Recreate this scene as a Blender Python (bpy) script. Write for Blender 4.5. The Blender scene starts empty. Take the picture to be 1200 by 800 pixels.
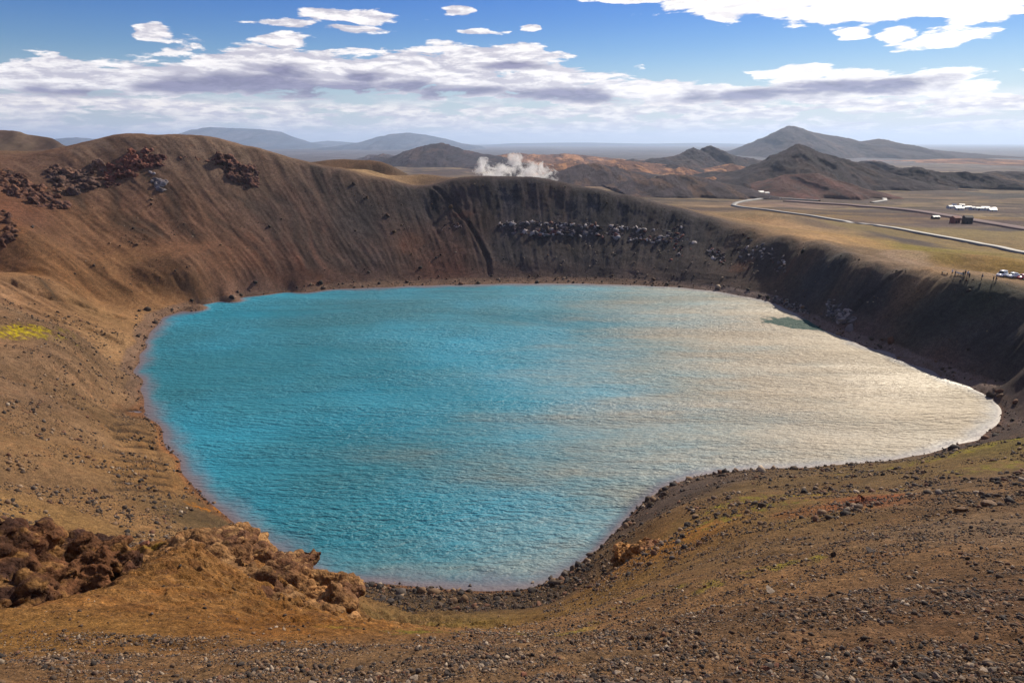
import bpy, bmesh, math, random
import numpy as np
from mathutils import Vector
random.seed(7); RNG = np.random.default_rng(11)
R = math.radians
scene = bpy.context.scene
col = scene.collection

# ------------------------------------------------------------------ camera
CAMZ, F, PITCH = 60.0, 800.0, R(16.24)
CP, SP = math.cos(PITCH), math.sin(PITCH)
cd = bpy.data.cameras.new('camera'); cam = bpy.data.objects.new('camera', cd); col.objects.link(cam)
cam.location = (0, 0, CAMZ); cam.rotation_euler = (R(90) - PITCH, 0, 0)
cd.sensor_width = 36; cd.lens = 24; cd.clip_start = 0.1; cd.clip_end = 120000
scene.camera = cam

def ray(px, py):
    u, v = (px - 600) / F, (400 - py) / F
    return np.array([u, CP + v * SP, -SP + v * CP])
def P(px, py, Y):                      # world point on that sight line at distance Y
    d = ray(px, py); t = Y / d[1]
    return (d[0] * t, Y, CAMZ + d[2] * t)
def P0(px, py, z=0.0):
    d = ray(px, py); t = (z - CAMZ) / d[2]
    return (d[0] * t, d[1] * t, z)

# ------------------------------------------------------------------ noise
def _h(ix, iy, s):
    h = ix * np.uint32(374761393) + iy * np.uint32(668265263) + np.uint32((s * 2147483647) & 0xffffffff)
    h ^= h >> np.uint32(13); h *= np.uint32(1274126177); h ^= h >> np.uint32(16)
    return h & np.uint32(1023)
_CT = np.cos(np.arange(1024) * 2 * np.pi / 1024).astype(np.float32); _ST = np.sin(np.arange(1024) * 2 * np.pi / 1024).astype(np.float32)
def perlin(x, y, s=0):
    x = np.asarray(x, dtype=np.float64); y = np.asarray(y, dtype=np.float64)
    xi = np.floor(x); yi = np.floor(y); fx = (x - xi).astype(np.float32); fy = (y - yi).astype(np.float32)
    u = fx * fx * fx * (fx * (fx * 6 - 15) + 10); v = fy * fy * fy * (fy * (fy * 6 - 15) + 10)
    ui = np.atleast_1d(xi).astype(np.int64).astype(np.uint32); vi = np.atleast_1d(yi).astype(np.int64).astype(np.uint32)
    def g(dx, dy):
        a = _h(ui + np.uint32(dx), vi + np.uint32(dy), s)
        return _CT[a] * (fx - dx) + _ST[a] * (fy - dy)
    a, b, c, d = g(0, 0), g(1, 0), g(0, 1), g(1, 1)
    return ((a + (b - a) * u) + ((c + (d - c) * u) - (a + (b - a) * u)) * v) * 1.5
def fbm(x, y, o=4, s=0, gain=.5):
    t = 0; a = 1; n = 0
    for i in range(o):
        t = t + a * perlin(x * 2**i + 17.3 * i, y * 2**i - 9.1 * i, s + i); n += a; a *= gain
    return t / n
def ridged(x, y, o=3, s=0):
    t = 0; a = 1; n = 0
    for i in range(o):
        t = t + a * (1 - 2 * np.abs(perlin(x * 2**i + 5.7 * i, y * 2**i + 3.3 * i, s + i))); n += a; a *= .5
    return t / n
def sstep(a, b, x):
    t = np.clip((x - a) / (b - a), 0, 1); return t * t * (3 - 2 * t)

# ------------------------------------------------------------------ terrain control points
SHORE = [(160,440),(163,415),(175,390),(195,370),(230,357),(280,349),(340,342),(420,338),(500,335),(580,333),(660,332.5),(740,334),(800,337),
 (850,343),(900,353),(935,368),(960,383),(1000,400),(1050,418),(1100,440),(1140,455),(1165,467),(1175,481),(1172,495),(1150,512),(1100,528),(1040,540),
 (960,546),(880,550),(820,557),(780,570),(750,592),(720,625),(690,655),(655,678),(620,690),(570,693),(520,690),(460,685),(400,680),(350,663),(310,640),
 (270,610),(235,580),(210,550),(190,510),(172,480)]
shore = np.array([P0(*p)[:2] for p in SHORE])
CEN = np.array([18.0, 180.0])
ctrl = []
def add(px, py, Y, dz=0): p = P(px, py, Y); ctrl.append((p[0], p[1], p[2] + dz))
def densify(a, k=3):
    n = len(a); out = []
    for i in range(n):
        for j in range(k): out.append(a[i] + (a[(i + 1) % n] - a[i]) * j / k)
    return np.array(out)
shore_d = densify(shore, 2)
for p in shore_d: ctrl.append((p[0], p[1], 0.0))
for f, z in ((.95, -1.3), (.84, -4.0), (.6, -9), (.3, -12)):
    for p in shore[::1 if f > .9 else 2]:
        q = CEN + (p - CEN) * f; ctrl.append((q[0], q[1], z))
# crater wall: (base pixel, base z) -> (crest pixel, crest distance, outer drop at 15 m and 45 m)
WALL = [((40,338),15.5,(0,182),312,0.5,3),((110,353),6.5,(60,176),320,.5,3),((190,357),2.6,(105,166),330,.5,3),((235,354),2,(145,157),336,.8,4),
 ((270,347),1.8,(190,157.5),340,.8,4),((310,341),1.6,(240,159),348,.8,4),((345,337),1.6,(300,173),354,.8,5),((385,333),1.6,(350,187),358,1,4),((425,330),1.6,(400,198),361,.8,3),
 ((465,328),1.6,(450,209),362,.5,1.5),((500,326.5),1.6,(495,218),362,.6,2.5),((540,326),1.6,(530,210),364,1.5,6),((580,325),1.6,(570,206.5),364,2,8),((620,324.5),1.6,(620,208),362,2,9),
 ((660,324.5),1.6,(660,213.5),359,2,9),((700,325),1.6,(700,222),354,2,8.5),((745,327),1.6,(745,231),350,1.8,7),((790,330),1.6,(790,243),341,1.5,5),
 ((835,334),1.6,(830,254),333,1.2,4),((878,341),1.6,(875,266),318,1,3),((920,352),1.6,(915,277),297,.8,2.4),((955,368),1.8,(955,287),268,.6,2),((990,386),1.8,(985,297),249,.4,1.6),
 ((1040,402),1.6,(1020,308),232,.3,1.2),((1085,420),1.6,(1060,318),217,.2,.8),((1140,440),1.6,(1117,325.5),200,.2,.6),((1185,452),1.8,(1171,333),189,.2,.5),((1200,470),3,(1205,341),182,.2,.5)]
for (b, bz, c, Y, d1, d2) in WALL:
    B = np.array(P0(b[0], b[1], bz)); C_ = np.array(P(c[0], c[1], Y))
    for t, sag in ((0, 0), (.07, .4), (.3, -.6), (.55, -1.2), (.8, -.8), (.94, 0), (1, -.4)):
        q = B + (C_ - B) * t; ctrl.append((q[0], q[1], q[2] + sag))
    o = (C_ - B)[:2]; o = o / np.linalg.norm(o)
    o2 = C_[:2] - CEN; o2 /= np.linalg.norm(o2)
    for dist, dz in ((9, -d1 * .4), (22, -d1), (60, -d2)):
        q = C_[:2] + o * dist; ctrl.append((q[0], q[1], C_[2] + dz))
# outer ground
for a in [(400,186.5,450),(450,193,430),(495,204,408),(430,199,395),(370,189.5,440),(350,192,500,-8),(470,212,480,-6),(520,222,500,-8),
 (900,250,420),(950,262,400),(1000,290,290),(1050,301,280),(1100,313,235),(1150,319,230),(1200,325,220),(1200,305,300),(1200,298,330),(1100,284,380),
 (1000,262,480),(900,245,620),(1250,320,240),(1300,300,330),(860,262,400),(820,250,440),(760,250,450),(1060,284,350),
 # foreground, right
 (1200,800,9),(1200,700,16),(1200,600,40),(1200,553,60),(1200,515,92),(1196,500,125),(1000,800,9.6),(1000,700,20),(1000,620,45),(1000,575,75),(1000,554,100),(1100,640,30),(1100,570,62),(1100,543,88),
 (850,800,9.9),(850,720,20),(850,650,45),(850,600,68),(850,567,95),(750,800,10.2),(750,740,20),(750,690,42),(750,650,62),(750,618,82),
 (690,800,10.5),(690,750,28),(690,720,48),(690,690,71),(620,800,11),(620,735,40),(620,712,70),(500,800,11),(500,750,24),(500,744,56),(500,716,71),
 (560,800,11),(560,742,30),(560,722,66),(440,748,56),(440,715,69),(400,800,11),(400,757,22),(400,738,44),(410,700,70),
 (0,800,12),(0,765,20),(0,742,25),(60,716,29),(110,697,33),(150,683,37.5),(-60,760,22),(-50,778,33),(10,778,35),(60,768,37),(105,745,39.5),(60,668,50),(0,672,48),(120,660,50),(200,800,11.5),(200,760,21.5),(250,700,37),(350,722,37),(190,665,43),(300,655,56),(275,632,70),(345,672,63),(330,650,78),
 (60,745,24),(300,745,26),
 # left slope
 (0,640,60),(0,600,71),(0,560,84),(0,480,108),(0,400,145),(0,355,185),(0,322,230),(100,400,165),(60,355,208),(100,480,128),(100,560,95),(150,620,80),(60,600,77),(100,440,145),(200,620,84),
 (130,430,0,'z',3.2),(120,470,0,'z',3.6),(150,520,0,'z',2.6),(190,570,0,'z',2.2),(235,610,0,'z',2.6),(150,395,0,'z',3),(150,370,0,'z',3.2),(192,362,0,'z',1.6),(148,455,0,'z',1.1),(168,495,0,'z',1.2),(192,540,0,'z',1.2),
 # beach right
 (1000,390,0,'z',1.5),(1060,410,0,'z',1.3),(1110,430,0,'z',1.3),(1160,452,0,'z',1.4),(1185,470,0,'z',1.4),(1192,490,0,'z',1.5),(1165,515,0,'z',1.2),(1100,533,0,'z',1.0),(960,550,0,'z',.8)]:
    if len(a) == 5: ctrl.append(P0(a[0], a[1], a[4]))
    elif len(a) == 4: add(a[0], a[1], a[2], a[3])
    else: add(*a)
for w in [(0,0,58.3),(6,0,58.1),(-6,0,58.4),(0,4,55.4),(5,4,55.6),(-5,4,55.3),(0,-8,59),(-20,0,57.8),(-40,0,57.5),(-60,12,56),(-35,25,45),(-60,35,43),(-55,60,27),(-80,70,29),(-110,45,50),(-150,70,56),(-110,95,30),
          (-150,120,39),(-200,150,57),(-150,170,30),(-185,200,31),(-225,190,52),(-250,230,58),(-222,240,43),(25,0,57.5),(20,12,50),(45,8,53),(45,25,42),(75,25,50),(75,55,31.5),(105,80,27),(110,40,52),(135,110,22),(145,70,44),(165,120,32),(155,160,22.5),
          (200,150,26),(200,210,15),(0,-30,57),(40,-30,55),(-40,-30,57),(90,-20,52),(-110,0,56),(0,-90,50),(150,20,44),(-180,40,54),(-60,-60,54),(220,90,30),(-320,330,50),(-300,420,44),(-330,200,52),
          (-120,480,38),(-200,470,42),(-40,520,30),(60,480,22),(160,450,16),(260,300,9),(300,200,10),(280,380,6),(0,620,18),(200,600,2),(-350,500,36),(400,300,4),(430,180,6),(250,500,3),(-200,620,30),(420,500,2),(300,640,1)]:
    ctrl.append(w)
for a in ((-20,178.3,440),(45,177.8,450),(95,181.5,430)): add(*a)
ctrl = np.array(ctrl)
# drop near-duplicates
keep = []
for i, p in enumerate(ctrl):
    if all((p[0]-ctrl[j][0])**2 + (p[1]-ctrl[j][1])**2 > .8 for j in keep): keep.append(i)
ctrl = ctrl[keep]
def tps_k(r2): return np.where(r2 > 0, .5 * r2 * np.log(np.maximum(r2, 1e-12)), 0)
S = 100.0
cx, cy = ctrl[:, 0] / S, ctrl[:, 1] / S; n = len(ctrl)
K = tps_k((cx[:, None] - cx)**2 + (cy[:, None] - cy)**2) + np.eye(n) * 1e-5
Pm = np.stack([np.ones(n), cx, cy], 1)
A = np.block([[K, Pm], [Pm.T, np.zeros((3, 3))]])
W = np.linalg.solve(A, np.concatenate([ctrl[:, 2], np.zeros(3)]))
GX0, GY0, GS = -470.0, -120.0, 2.0
gx = np.arange(GX0, 480, GS); gy = np.arange(GY0, 720, GS)
GXX, GYY = np.meshgrid(gx, gy)
def tps_eval(x, y):
    sh = x.shape; x = x.ravel() / S; y = y.ravel() / S; out = np.empty(len(x))
    for i in range(0, len(x), 20000):
        a, b = x[i:i+20000], y[i:i+20000]
        out[i:i+20000] = tps_k((a[:, None] - cx)**2 + (b[:, None] - cy)**2) @ W[:n] + W[n] + W[n+1] * a + W[n+2] * b
    return out.reshape(sh)
GZ = tps_eval(GXX, GYY)
def bspl(x, y, Z, x0, y0, s):
    u = np.clip((x - x0) / s, 1, Z.shape[1] - 3.001); v = np.clip((y - y0) / s, 1, Z.shape[0] - 3.001)
    i = np.floor(u).astype(int); j = np.floor(v).astype(int); a = u - i; b = v - j
    def w(t): return ((1 - t)**3 / 6, (3*t**3 - 6*t**2 + 4) / 6, (-3*t**3 + 3*t**2 + 3*t + 1) / 6, t**3 / 6)
    wa, wb = w(a), w(b); o = 0
    for q in range(4):
        for p in range(4): o = o + Z[j + q - 1, i + p - 1] * wa[p] * wb[q]
    return o
def plain(x, y):
    d = np.hypot(x, y)
    z = np.interp(d, [0, 500, 1000, 2000, 4000, 8000, 60000], [4, 3, -5, -22, -38, -50, -60])
    z = z + fbm(x / 260, y / 260, 4, 50) * np.interp(d, [300, 700, 2500, 9000], [0, 4, 10, 14])
    return z
def base(x, y):
    g = bspl(x, y, GZ, GX0, GY0, GS)
    e = np.maximum.reduce([np.abs(x) - 400, y - 600, -y - 60]) / 70
    m = sstep(0, 1, e); k = m > 0
    if k.any(): g[k] = g[k] * (1 - m[k]) + plain(x[k], y[k]) * m[k]
    return g
def march(px, py, tmin=3, tmax=9000):
    d = ray(px, py); lo = hi = None
    for a_, b_ in ((tmin, 460), (460, tmax)):
        t = np.geomspace(a_, b_, 700)
        hit = np.nonzero(CAMZ + d[2] * t < base(d[0] * t, d[1] * t))[0]
        if len(hit): i = hit[0]; lo, hi = t[max(i-1, 0)], t[i]; break
    if lo is None: return None
    for _ in range(2):
        t = np.linspace(lo, hi, 24)
        hit = np.nonzero(CAMZ + d[2] * t < base(d[0] * t, d[1] * t))[0]
        i = hit[0] if len(hit) else 23; lo, hi = t[max(i-1, 0)], t[i]
    return np.array([d[0] * hi, d[1] * hi])

# carved gullies: (pixels, width, depth)
GULL = [([(128 + (i * 37 % 11), 478 + i * 8.5 + (i % 3)), (150 + i * 2.6, 479 + i * 8.6), (163 + i * 3.4, 482 + i * 8.6)], .5, .4) for i in range(12)] + [([(508,219),(530,240),(548,262),(562,285),(572,305),(574,322)], .8, 1.1), ([(1052,322),(1035,335),(1018,350),(1000,362),(985,374)], .9, 1.1),
        ([(0,328),(30,340),(60,350),(100,362),(140,372)], 1.6, 1.4), ([(20,358),(60,372),(100,385),(138,400)], 1.1, .9), ([(1000,362),(1020,368),(1035,380)], 1.2, .7)]
gl = []
for pts, w_, d_ in GULL:
    g = [march(*p) for p in pts]; gl.append(([q for q in g if q is not None], w_, d_))
def seg_dist(x, y, a, b):
    ab = b - a; t = np.clip(((x - a[0]) * ab[0] + (y - a[1]) * ab[1]) / (ab @ ab + 1e-9), 0, 1)
    return np.hypot(x - a[0] - t * ab[0], y - a[1] - t * ab[1])

def detail(x, y, z0, slope):
    r = np.hypot(x, y)
    th = np.arctan2(x - CEN[0], y - CEN[1]); rho = np.hypot(x - CEN[0], y - CEN[1]); sa = th * 130
    wall = sstep(.25, .5, slope) * sstep(2, 9, z0) * sstep(95, 130, y)
    near = 1 - sstep(20, 70, r)
    up = sstep(.1, .8, z0)
    wp = perlin(x / 24, y / 24, 3) * 4
    cz = base(x + (x - CEN[0]) / np.maximum(rho, 1) * 7, y + (y - CEN[1]) / np.maximum(rho, 1) * 7) - z0
    crest = sstep(-.5, 3.2, cz)                     # rills fade out towards the rim
    d = wall * crest * (ridged((sa + wp * .5) / 11.0, rho / 80 + 3, 2, 21) * (.38 + .9 * np.clip(perlin(x / 60, y / 60, 19) , 0, 1) + .45 * sstep(-60, -120, x)) + ridged((sa + wp * .35) / 3.1, rho / 40, 3, 22) * .30 + perlin(sa / 1.1, rho / 18, 23) * .15 + fbm(x / 3, y / 3, 3, 24) * .22)
    d = d + fbm(x / 26, y / 26, 3, 5) * (.9 * (1 - .6 * near)) * up
    d = d + fbm(x / 5, y / 5, 3, 8) * .22 * up
    # terraced little beach scarps and soil creep on the near slopes
    d = d + (1 - wall) * up * ridged((sa * .4 + x * .2) / 14, rho / 4.2, 2, 31) * .16 * sstep(.15, .4, slope)
    d = d + near * (fbm(x / 1.3, y / 1.3, 3, 12) * .16 + fbm(x / .3, y / .3, 3, 13) * .07)
    d = d + (1 - near) * (1 - wall) * up * fbm(x / 1.6, y / 1.6, 3, 14) * .16
    for pts, w_, dp in gl:
        bx = np.array(pts); kk = (x > bx[:, 0].min() - 9) & (x < bx[:, 0].max() + 9) & (y > bx[:, 1].min() - 9) & (y < bx[:, 1].max() + 9)
        if not kk.any(): continue
        X_, Y_ = x[kk], y[kk]; dd = np.full(X_.shape, 1e9)
        for a, b in zip(pts[:-1], pts[1:]): dd = np.minimum(dd, seg_dist(X_, Y_, a, b))
        dd = np.abs(dd + perlin(X_ / 5, Y_ / 5, 77) * w_ * .7 + perlin(X_ / 1.6, Y_ / 1.6, 78) * w_ * .5)
        d[kk] = d[kk] - dp * np.exp(-(dd / w_)**2) + dp * .18 * np.exp(-((dd - w_ * 2) / w_)**2)
    # knobbly spur of the near left
    sx = np.exp(-(((x + 17) / 17)**2 + ((y - 52) / 20)**2)**2)
    d = d + sx * (ridged(x / 8, y / 6, 3, 41) * 1.0 + ridged(x / 1.1, y / .8, 2, 43) * .26 + ridged(x / 2.6 + perlin(x / 4, y / 4, 44), y / 1.7, 3, 42) * .75)
    return d
def slope_of(x, y):
    e = 1.5
    return np.hypot(base(x + e, y) - base(x - e, y), base(x, y + e) - base(x, y - e)) / (2 * e)
def H(x, y):
    x = np.atleast_1d(np.asarray(x, float)); y = np.atleast_1d(np.asarray(y, float))
    z = base(x, y); s = slope_of(x, y); m = 1 - sstep(560, 640, np.hypot(x, y))
    return z + detail(x, y, z, s) * m
def on(px, py):
    p = march(px, py); return float(p[0]), float(p[1]), float(H(p[0], p[1])[0])

# ------------------------------------------------------------------ helpers
def tag(o, label=None, cat=None, group=None, kind=None):
    if label: o['label'] = label
    if cat: o['category'] = cat
    if group: o['group'] = group
    if kind: o['kind'] = kind
    return o
def np_mesh(name, verts, faces, mat=None, parent=None, smooth=True):
    me = bpy.data.meshes.new(name); verts = np.asarray(verts, np.float32); faces = np.asarray(faces, np.int32)
    k = faces.shape[1]
    me.vertices.add(len(verts)); me.vertices.foreach_set('co', verts.ravel())
    me.loops.add(faces.size); me.loops.foreach_set('vertex_index', faces.ravel())
    me.polygons.add(len(faces)); me.polygons.foreach_set('loop_start', np.arange(0, faces.size, k, dtype=np.int32))
    me.polygons.foreach_set('loop_total', np.full(len(faces), k, np.int32))
    if smooth: me.polygons.foreach_set('use_smooth', np.ones(len(faces), bool))
    me.update(calc_edges=True)
    if mat: me.materials.append(mat)
    o = bpy.data.objects.new(name, me); col.objects.link(o)
    if parent: o.parent = parent
    return o
def attr(o, name, data, typ='FLOAT_COLOR'):
    a = o.data.attributes.new(name, typ, 'POINT')
    if typ == 'FLOAT_COLOR':
        d = np.ones((len(data), 4), np.float32); d[:, :3] = data; a.data.foreach_set('color', d.ravel())
    else: a.data.foreach_set('value', np.asarray(data, np.float32))
def grid_faces(nu, nv, closed=False):
    i = np.arange(nu if closed else nu - 1)[:, None]; j = np.arange(nv - 1)[None, :]; i2 = (i + 1) % nu
    return np.stack([i * nv + j, i2 * nv + j, i2 * nv + j + 1, i * nv + j + 1], -1).reshape(-1, 4)

class NT:
    def __init__(s, tree): s.t = tree; s.n = tree.nodes; s.l = tree.links
    def node(s, typ, **kw):
        n = s.n.new(typ)
        for k, v in kw.items():
            if k.startswith('i_'):
                key = k[2:]; key = int(key) if key.isdigit() else key.replace('_', ' ')
                if hasattr(v, 'is_output'): s.l.new(v, n.inputs[key])
                else: n.inputs[key].default_value = v
            else: setattr(n, k, v)
        return n
    def math(s, op, a, b=None, c=None, clamp=False):
        n = s.n.new('ShaderNodeMath'); n.operation = op; n.use_clamp = clamp
        for i, v in enumerate((a, b, c)):
            if v is None: continue
            if hasattr(v, 'is_output'): s.l.new(v, n.inputs[i])
            else: n.inputs[i].default_value = v
        return n.outputs[0]
    def mix(s, f, a, b, blend='MIX'):
        n = s.n.new('ShaderNodeMix'); n.data_type = 'RGBA'; n.blend_type = blend
        for k, v in ((0, f), (6, a), (7, b)):
            if hasattr(v, 'is_output'): s.l.new(v, n.inputs[k])
            else: n.inputs[k].default_value = v if k == 0 else (*v[:3], 1)
        return n.outputs[2]
    def ramp(s, f, pts):
        n = s.n.new('ShaderNodeValToRGB'); s.l.new(f, n.inputs[0]); e = n.color_ramp.elements
        while len(e) < len(pts): e.new(.5)
        for q, (p, c) in zip(e, pts): q.position = p; q.color = (*c, 1) if len(c) == 3 else c
        return n.outputs[0]
    def maprange(s, v, a, b, c=0, d=1, smooth=True):
        n = s.node('ShaderNodeMapRange', interpolation_type='SMOOTHSTEP' if smooth else 'LINEAR'); s.l.new(v, n.inputs[0])
        for i, q in enumerate((a, b, c, d)): n.inputs[i + 1].default_value = q
        return n.outputs[0]
def mat(name):
    m = bpy.data.materials.new(name); m.use_nodes = True; t = NT(m.node_tree); b = m.node_tree.nodes['Principled BSDF']
    return m, t, b
def noise(t, vec, scale, detail=4, rough=.5, dist=0):
    n = t.node('ShaderNodeTexNoise'); t.l.new(vec, n.inputs['Vector']); n.inputs['Scale'].default_value = scale
    n.inputs['Detail'].default_value = detail; n.inputs['Roughness'].default_value = rough; n.inputs['Distortion'].default_value = dist
    return n.outputs[0]
def simple(name, c, rough=.6, metal=0, var=.12, scale=4, coat=0):
    m, t, b = mat(name); tc = t.node('ShaderNodeTexCoord')
    f = noise(t, tc.outputs['Object'], scale)
    t.l.new(t.mix(f, tuple(x * (1 - var) for x in c), tuple(min(1, x * (1 + var)) for x in c)), b.inputs['Base Color'])
    b.inputs['Roughness'].default_value = rough; b.inputs['Metallic'].default_value = metal; b.inputs['Coat Weight'].default_value = coat
    return m

# ------------------------------------------------------------------ ground material: albedo attribute x procedural grain
def ground_mat(name, grain=((14, .38), (3.2, .36), (.9, .24), (.12, .15)), bump=1.0, bscale=5.0, spots=True, bdist=.28):
    m, t, b = mat(name)
    geo = t.node('ShaderNodeNewGeometry'); pos = geo.outputs['Position']
    a = t.node('ShaderNodeAttribute', attribute_name='Col'); c = a.outputs['Color']
    for sc, amt in grain:
        f = noise(t, pos, sc, 5, .6)
        v = t.maprange(f, .34, .66, 1 - amt, 1 + amt * 1.15, False)
        c = t.mix(1.0, c, t.node('ShaderNodeCombineColor', i_0=v, i_1=v, i_2=v).outputs[0], 'MULTIPLY')
    # hue drift between ochre and grey grit
    f = noise(t, pos, .35, 6, .65)
    c = t.mix(t.maprange(f, .5, .72, 0, .35), c, t.mix(1.0, c, (1.25, .95, .75), 'MULTIPLY'))
    if spots:
        for sc, th, tint, amt in ((5.5, .13, (2.0, 1.9, 1.75), .75), (8.5, .16, (.25, .24, .28), .85), (2.2, .10, (.3, .27, .3), .8)):
            v = t.node('ShaderNodeTexVoronoi', feature='F1'); t.l.new(pos, v.inputs['Vector']); v.inputs['Scale'].default_value = sc
            pick = t.math('GREATER_THAN', t.node('ShaderNodeSeparateColor', i_0=v.outputs['Color']).outputs[0], .5)
            msk = t.math('MULTIPLY', t.maprange(v.outputs['Distance'], th, th * 1.8, amt, 0), pick)
            c = t.mix(msk, c, t.mix(1.0, c, tint, 'MULTIPLY'))
    t.l.new(c, b.inputs['Base Color']); b.inputs['Roughness'].default_value = .95; b.inputs['Specular IOR Level'].default_value = .12
    nb = noise(t, pos, bscale, 8, .68)
    vb = t.node('ShaderNodeTexVoronoi'); t.l.new(pos, vb.inputs['Vector']); vb.inputs['Scale'].default_value = 4.5
    hsum = t.math('ADD', nb, t.math('MULTIPLY', vb.outputs['Distance'], -.35))
    bp = t.node('ShaderNodeBump', i_Height=hsum, i_Strength=bump, i_Distance=bdist)
    t.l.new(bp.outputs[0], b.inputs['Normal'])
    return m

# colour anchors: what the ground is made of at places seen in the photo (linear albedo)
BR = (.21,.132,.078); BRL = (.30,.205,.125); GR = (.072,.056,.056); GR2 = (.085,.066,.060); OR = (.215,.125,.058); OL = (.15,.11,.058); RD = (.155,.062,.042); GR = (.055,.050,.057); GR2 = (.062,.052,.053)
ANCH = [(60,200,(.16,.105,.08)),(20,250,(.15,.08,.055)),(140,180,(.17,.115,.085)),(220,175,(.18,.13,.10)),(290,190,(.20,.15,.115)),(100,270,(.20,.118,.07)),(200,260,(.16,.095,.065)),(150,330,(.21,.13,.075)),(60,310,(.19,.11,.06)),
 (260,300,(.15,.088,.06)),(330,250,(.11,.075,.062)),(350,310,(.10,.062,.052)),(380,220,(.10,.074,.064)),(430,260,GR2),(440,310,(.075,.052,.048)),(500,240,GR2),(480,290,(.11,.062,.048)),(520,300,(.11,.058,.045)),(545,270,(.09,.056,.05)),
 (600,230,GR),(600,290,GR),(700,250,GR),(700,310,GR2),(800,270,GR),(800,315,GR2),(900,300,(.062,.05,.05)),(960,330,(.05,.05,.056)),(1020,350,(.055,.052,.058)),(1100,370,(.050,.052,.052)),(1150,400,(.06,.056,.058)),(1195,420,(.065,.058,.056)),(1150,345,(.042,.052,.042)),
 (300,345,(.16,.11,.09)),(450,330,(.13,.095,.08)),(600,328,(.12,.09,.08)),(750,330,(.10,.08,.075)),(1000,391,(.10,.08,.08)),(1100,432,(.11,.085,.08)),(1190,480,(.075,.06,.06)),(1150,516,(.08,.062,.058)),
 (40,350,(.24,.155,.095)),(60,420,(.21,.145,.095)),(40,470,(.17,.12,.082)),(90,500,(.20,.14,.09)),(40,560,(.18,.125,.078)),(60,610,(.22,.15,.08)),(140,600,(.21,.14,.08)),(120,370,(.25,.17,.10)),(140,410,(.26,.18,.11)),
 (150,445,(.17,.12,.08)),(130,490,(.13,.09,.055)),(170,520,(.22,.145,.08)),(195,560,(.20,.13,.07)),(230,610,(.10,.075,.045)),(157,372,(.26,.17,.10)),
 (60,740,(.22,.135,.06)),(150,710,OR),(250,715,OR),(330,730,(.21,.11,.045)),(250,660,(.20,.12,.06)),(330,680,(.22,.115,.05)),(380,700,(.22,.11,.05)),(280,640,(.22,.13,.065)),
 (100,785,(.19,.125,.075)),(300,785,(.20,.135,.08)),(500,785,(.20,.14,.09)),(700,785,(.21,.145,.09)),(900,785,(.20,.13,.08)),(1100,785,(.16,.105,.065)),(1150,700,(.14,.09,.058)),(1000,700,(.17,.11,.065)),(850,700,(.21,.135,.075)),(700,740,(.22,.14,.08)),
 (440,725,OL),(480,735,OL),(520,738,(.17,.13,.055)),(500,700,(.075,.056,.036)),(560,707,(.07,.052,.035)),(640,700,(.08,.06,.04)),(700,670,(.13,.09,.055)),(740,655,OR),(770,640,(.30,.155,.055)),(720,690,(.20,.13,.06)),
 (800,620,(.18,.12,.055)),(850,590,(.15,.10,.055)),(800,575,(.085,.068,.06)),(750,605,(.085,.065,.055)),(900,570,(.14,.10,.055)),(1000,560,(.14,.10,.055)),(1100,545,(.15,.108,.055)),(1170,525,(.16,.13,.055)),(1150,560,(.14,.098,.06)),
 (1100,590,(.15,.10,.06)),(950,600,(.17,.12,.06)),(900,640,(.17,.115,.065)),(1190,620,(.17,.125,.085)),
 (900,262,(.40,.28,.17)),(960,278,(.40,.28,.16)),(1040,305,(.22,.165,.115)),(1100,318,(.34,.25,.16)),(1180,328,(.26,.19,.12)),(1000,280,(.36,.25,.13)),(1100,300,(.27,.19,.09)),(1180,310,(.26,.18,.08)),(1080,292,(.22,.19,.06)),(940,258,(.20,.155,.10)),
 (1000,265,(.17,.14,.07)),(1100,270,(.20,.165,.085)),(880,250,(.22,.165,.10)),(430,201,(.32,.24,.15)),(440,194,(.12,.08,.055)),(400,190,(.13,.088,.06))]
an = []; ac = []
for px, py, c in ANCH:
    q = march(px, py)
    if q is not None: an.append(q); ac.append(c)
an = np.array(an); ac = np.array(ac)
def anchor_col(x, y):
    num = np.zeros((len(x), 3)); den = np.zeros(len(x)) + 1e-12
    for q, c in zip(an, ac):
        s2 = (np.hypot(*q) * .02)**2
        w = 1 / (((x - q[0])**2 + (y - q[1])**2) + s2)**1.6
        num += w[:, None] * c; den += w
    return num / den[:, None]
def world_blob(x, y, px, py, rx, ry, rot=0, nz=.5, sc=6):
    q = march(px, py); c, s = math.cos(R(rot)), math.sin(R(rot)); dx, dy = x - q[0], y - q[1]
    h_ = np.hypot((dx * c + dy * s) / rx, (-dx * s + dy * c) / ry); k = h_ < 1 + nz; out = np.zeros(len(x))
    out[k] = 1 - sstep(.35, 1.0, h_[k] + fbm(x[k] / sc, y[k] / sc, 4, 91) * nz)
    return out
def mixc(c, m, k): return c * (1 - m[:, None]) + np.array(k) * m[:, None]

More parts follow.
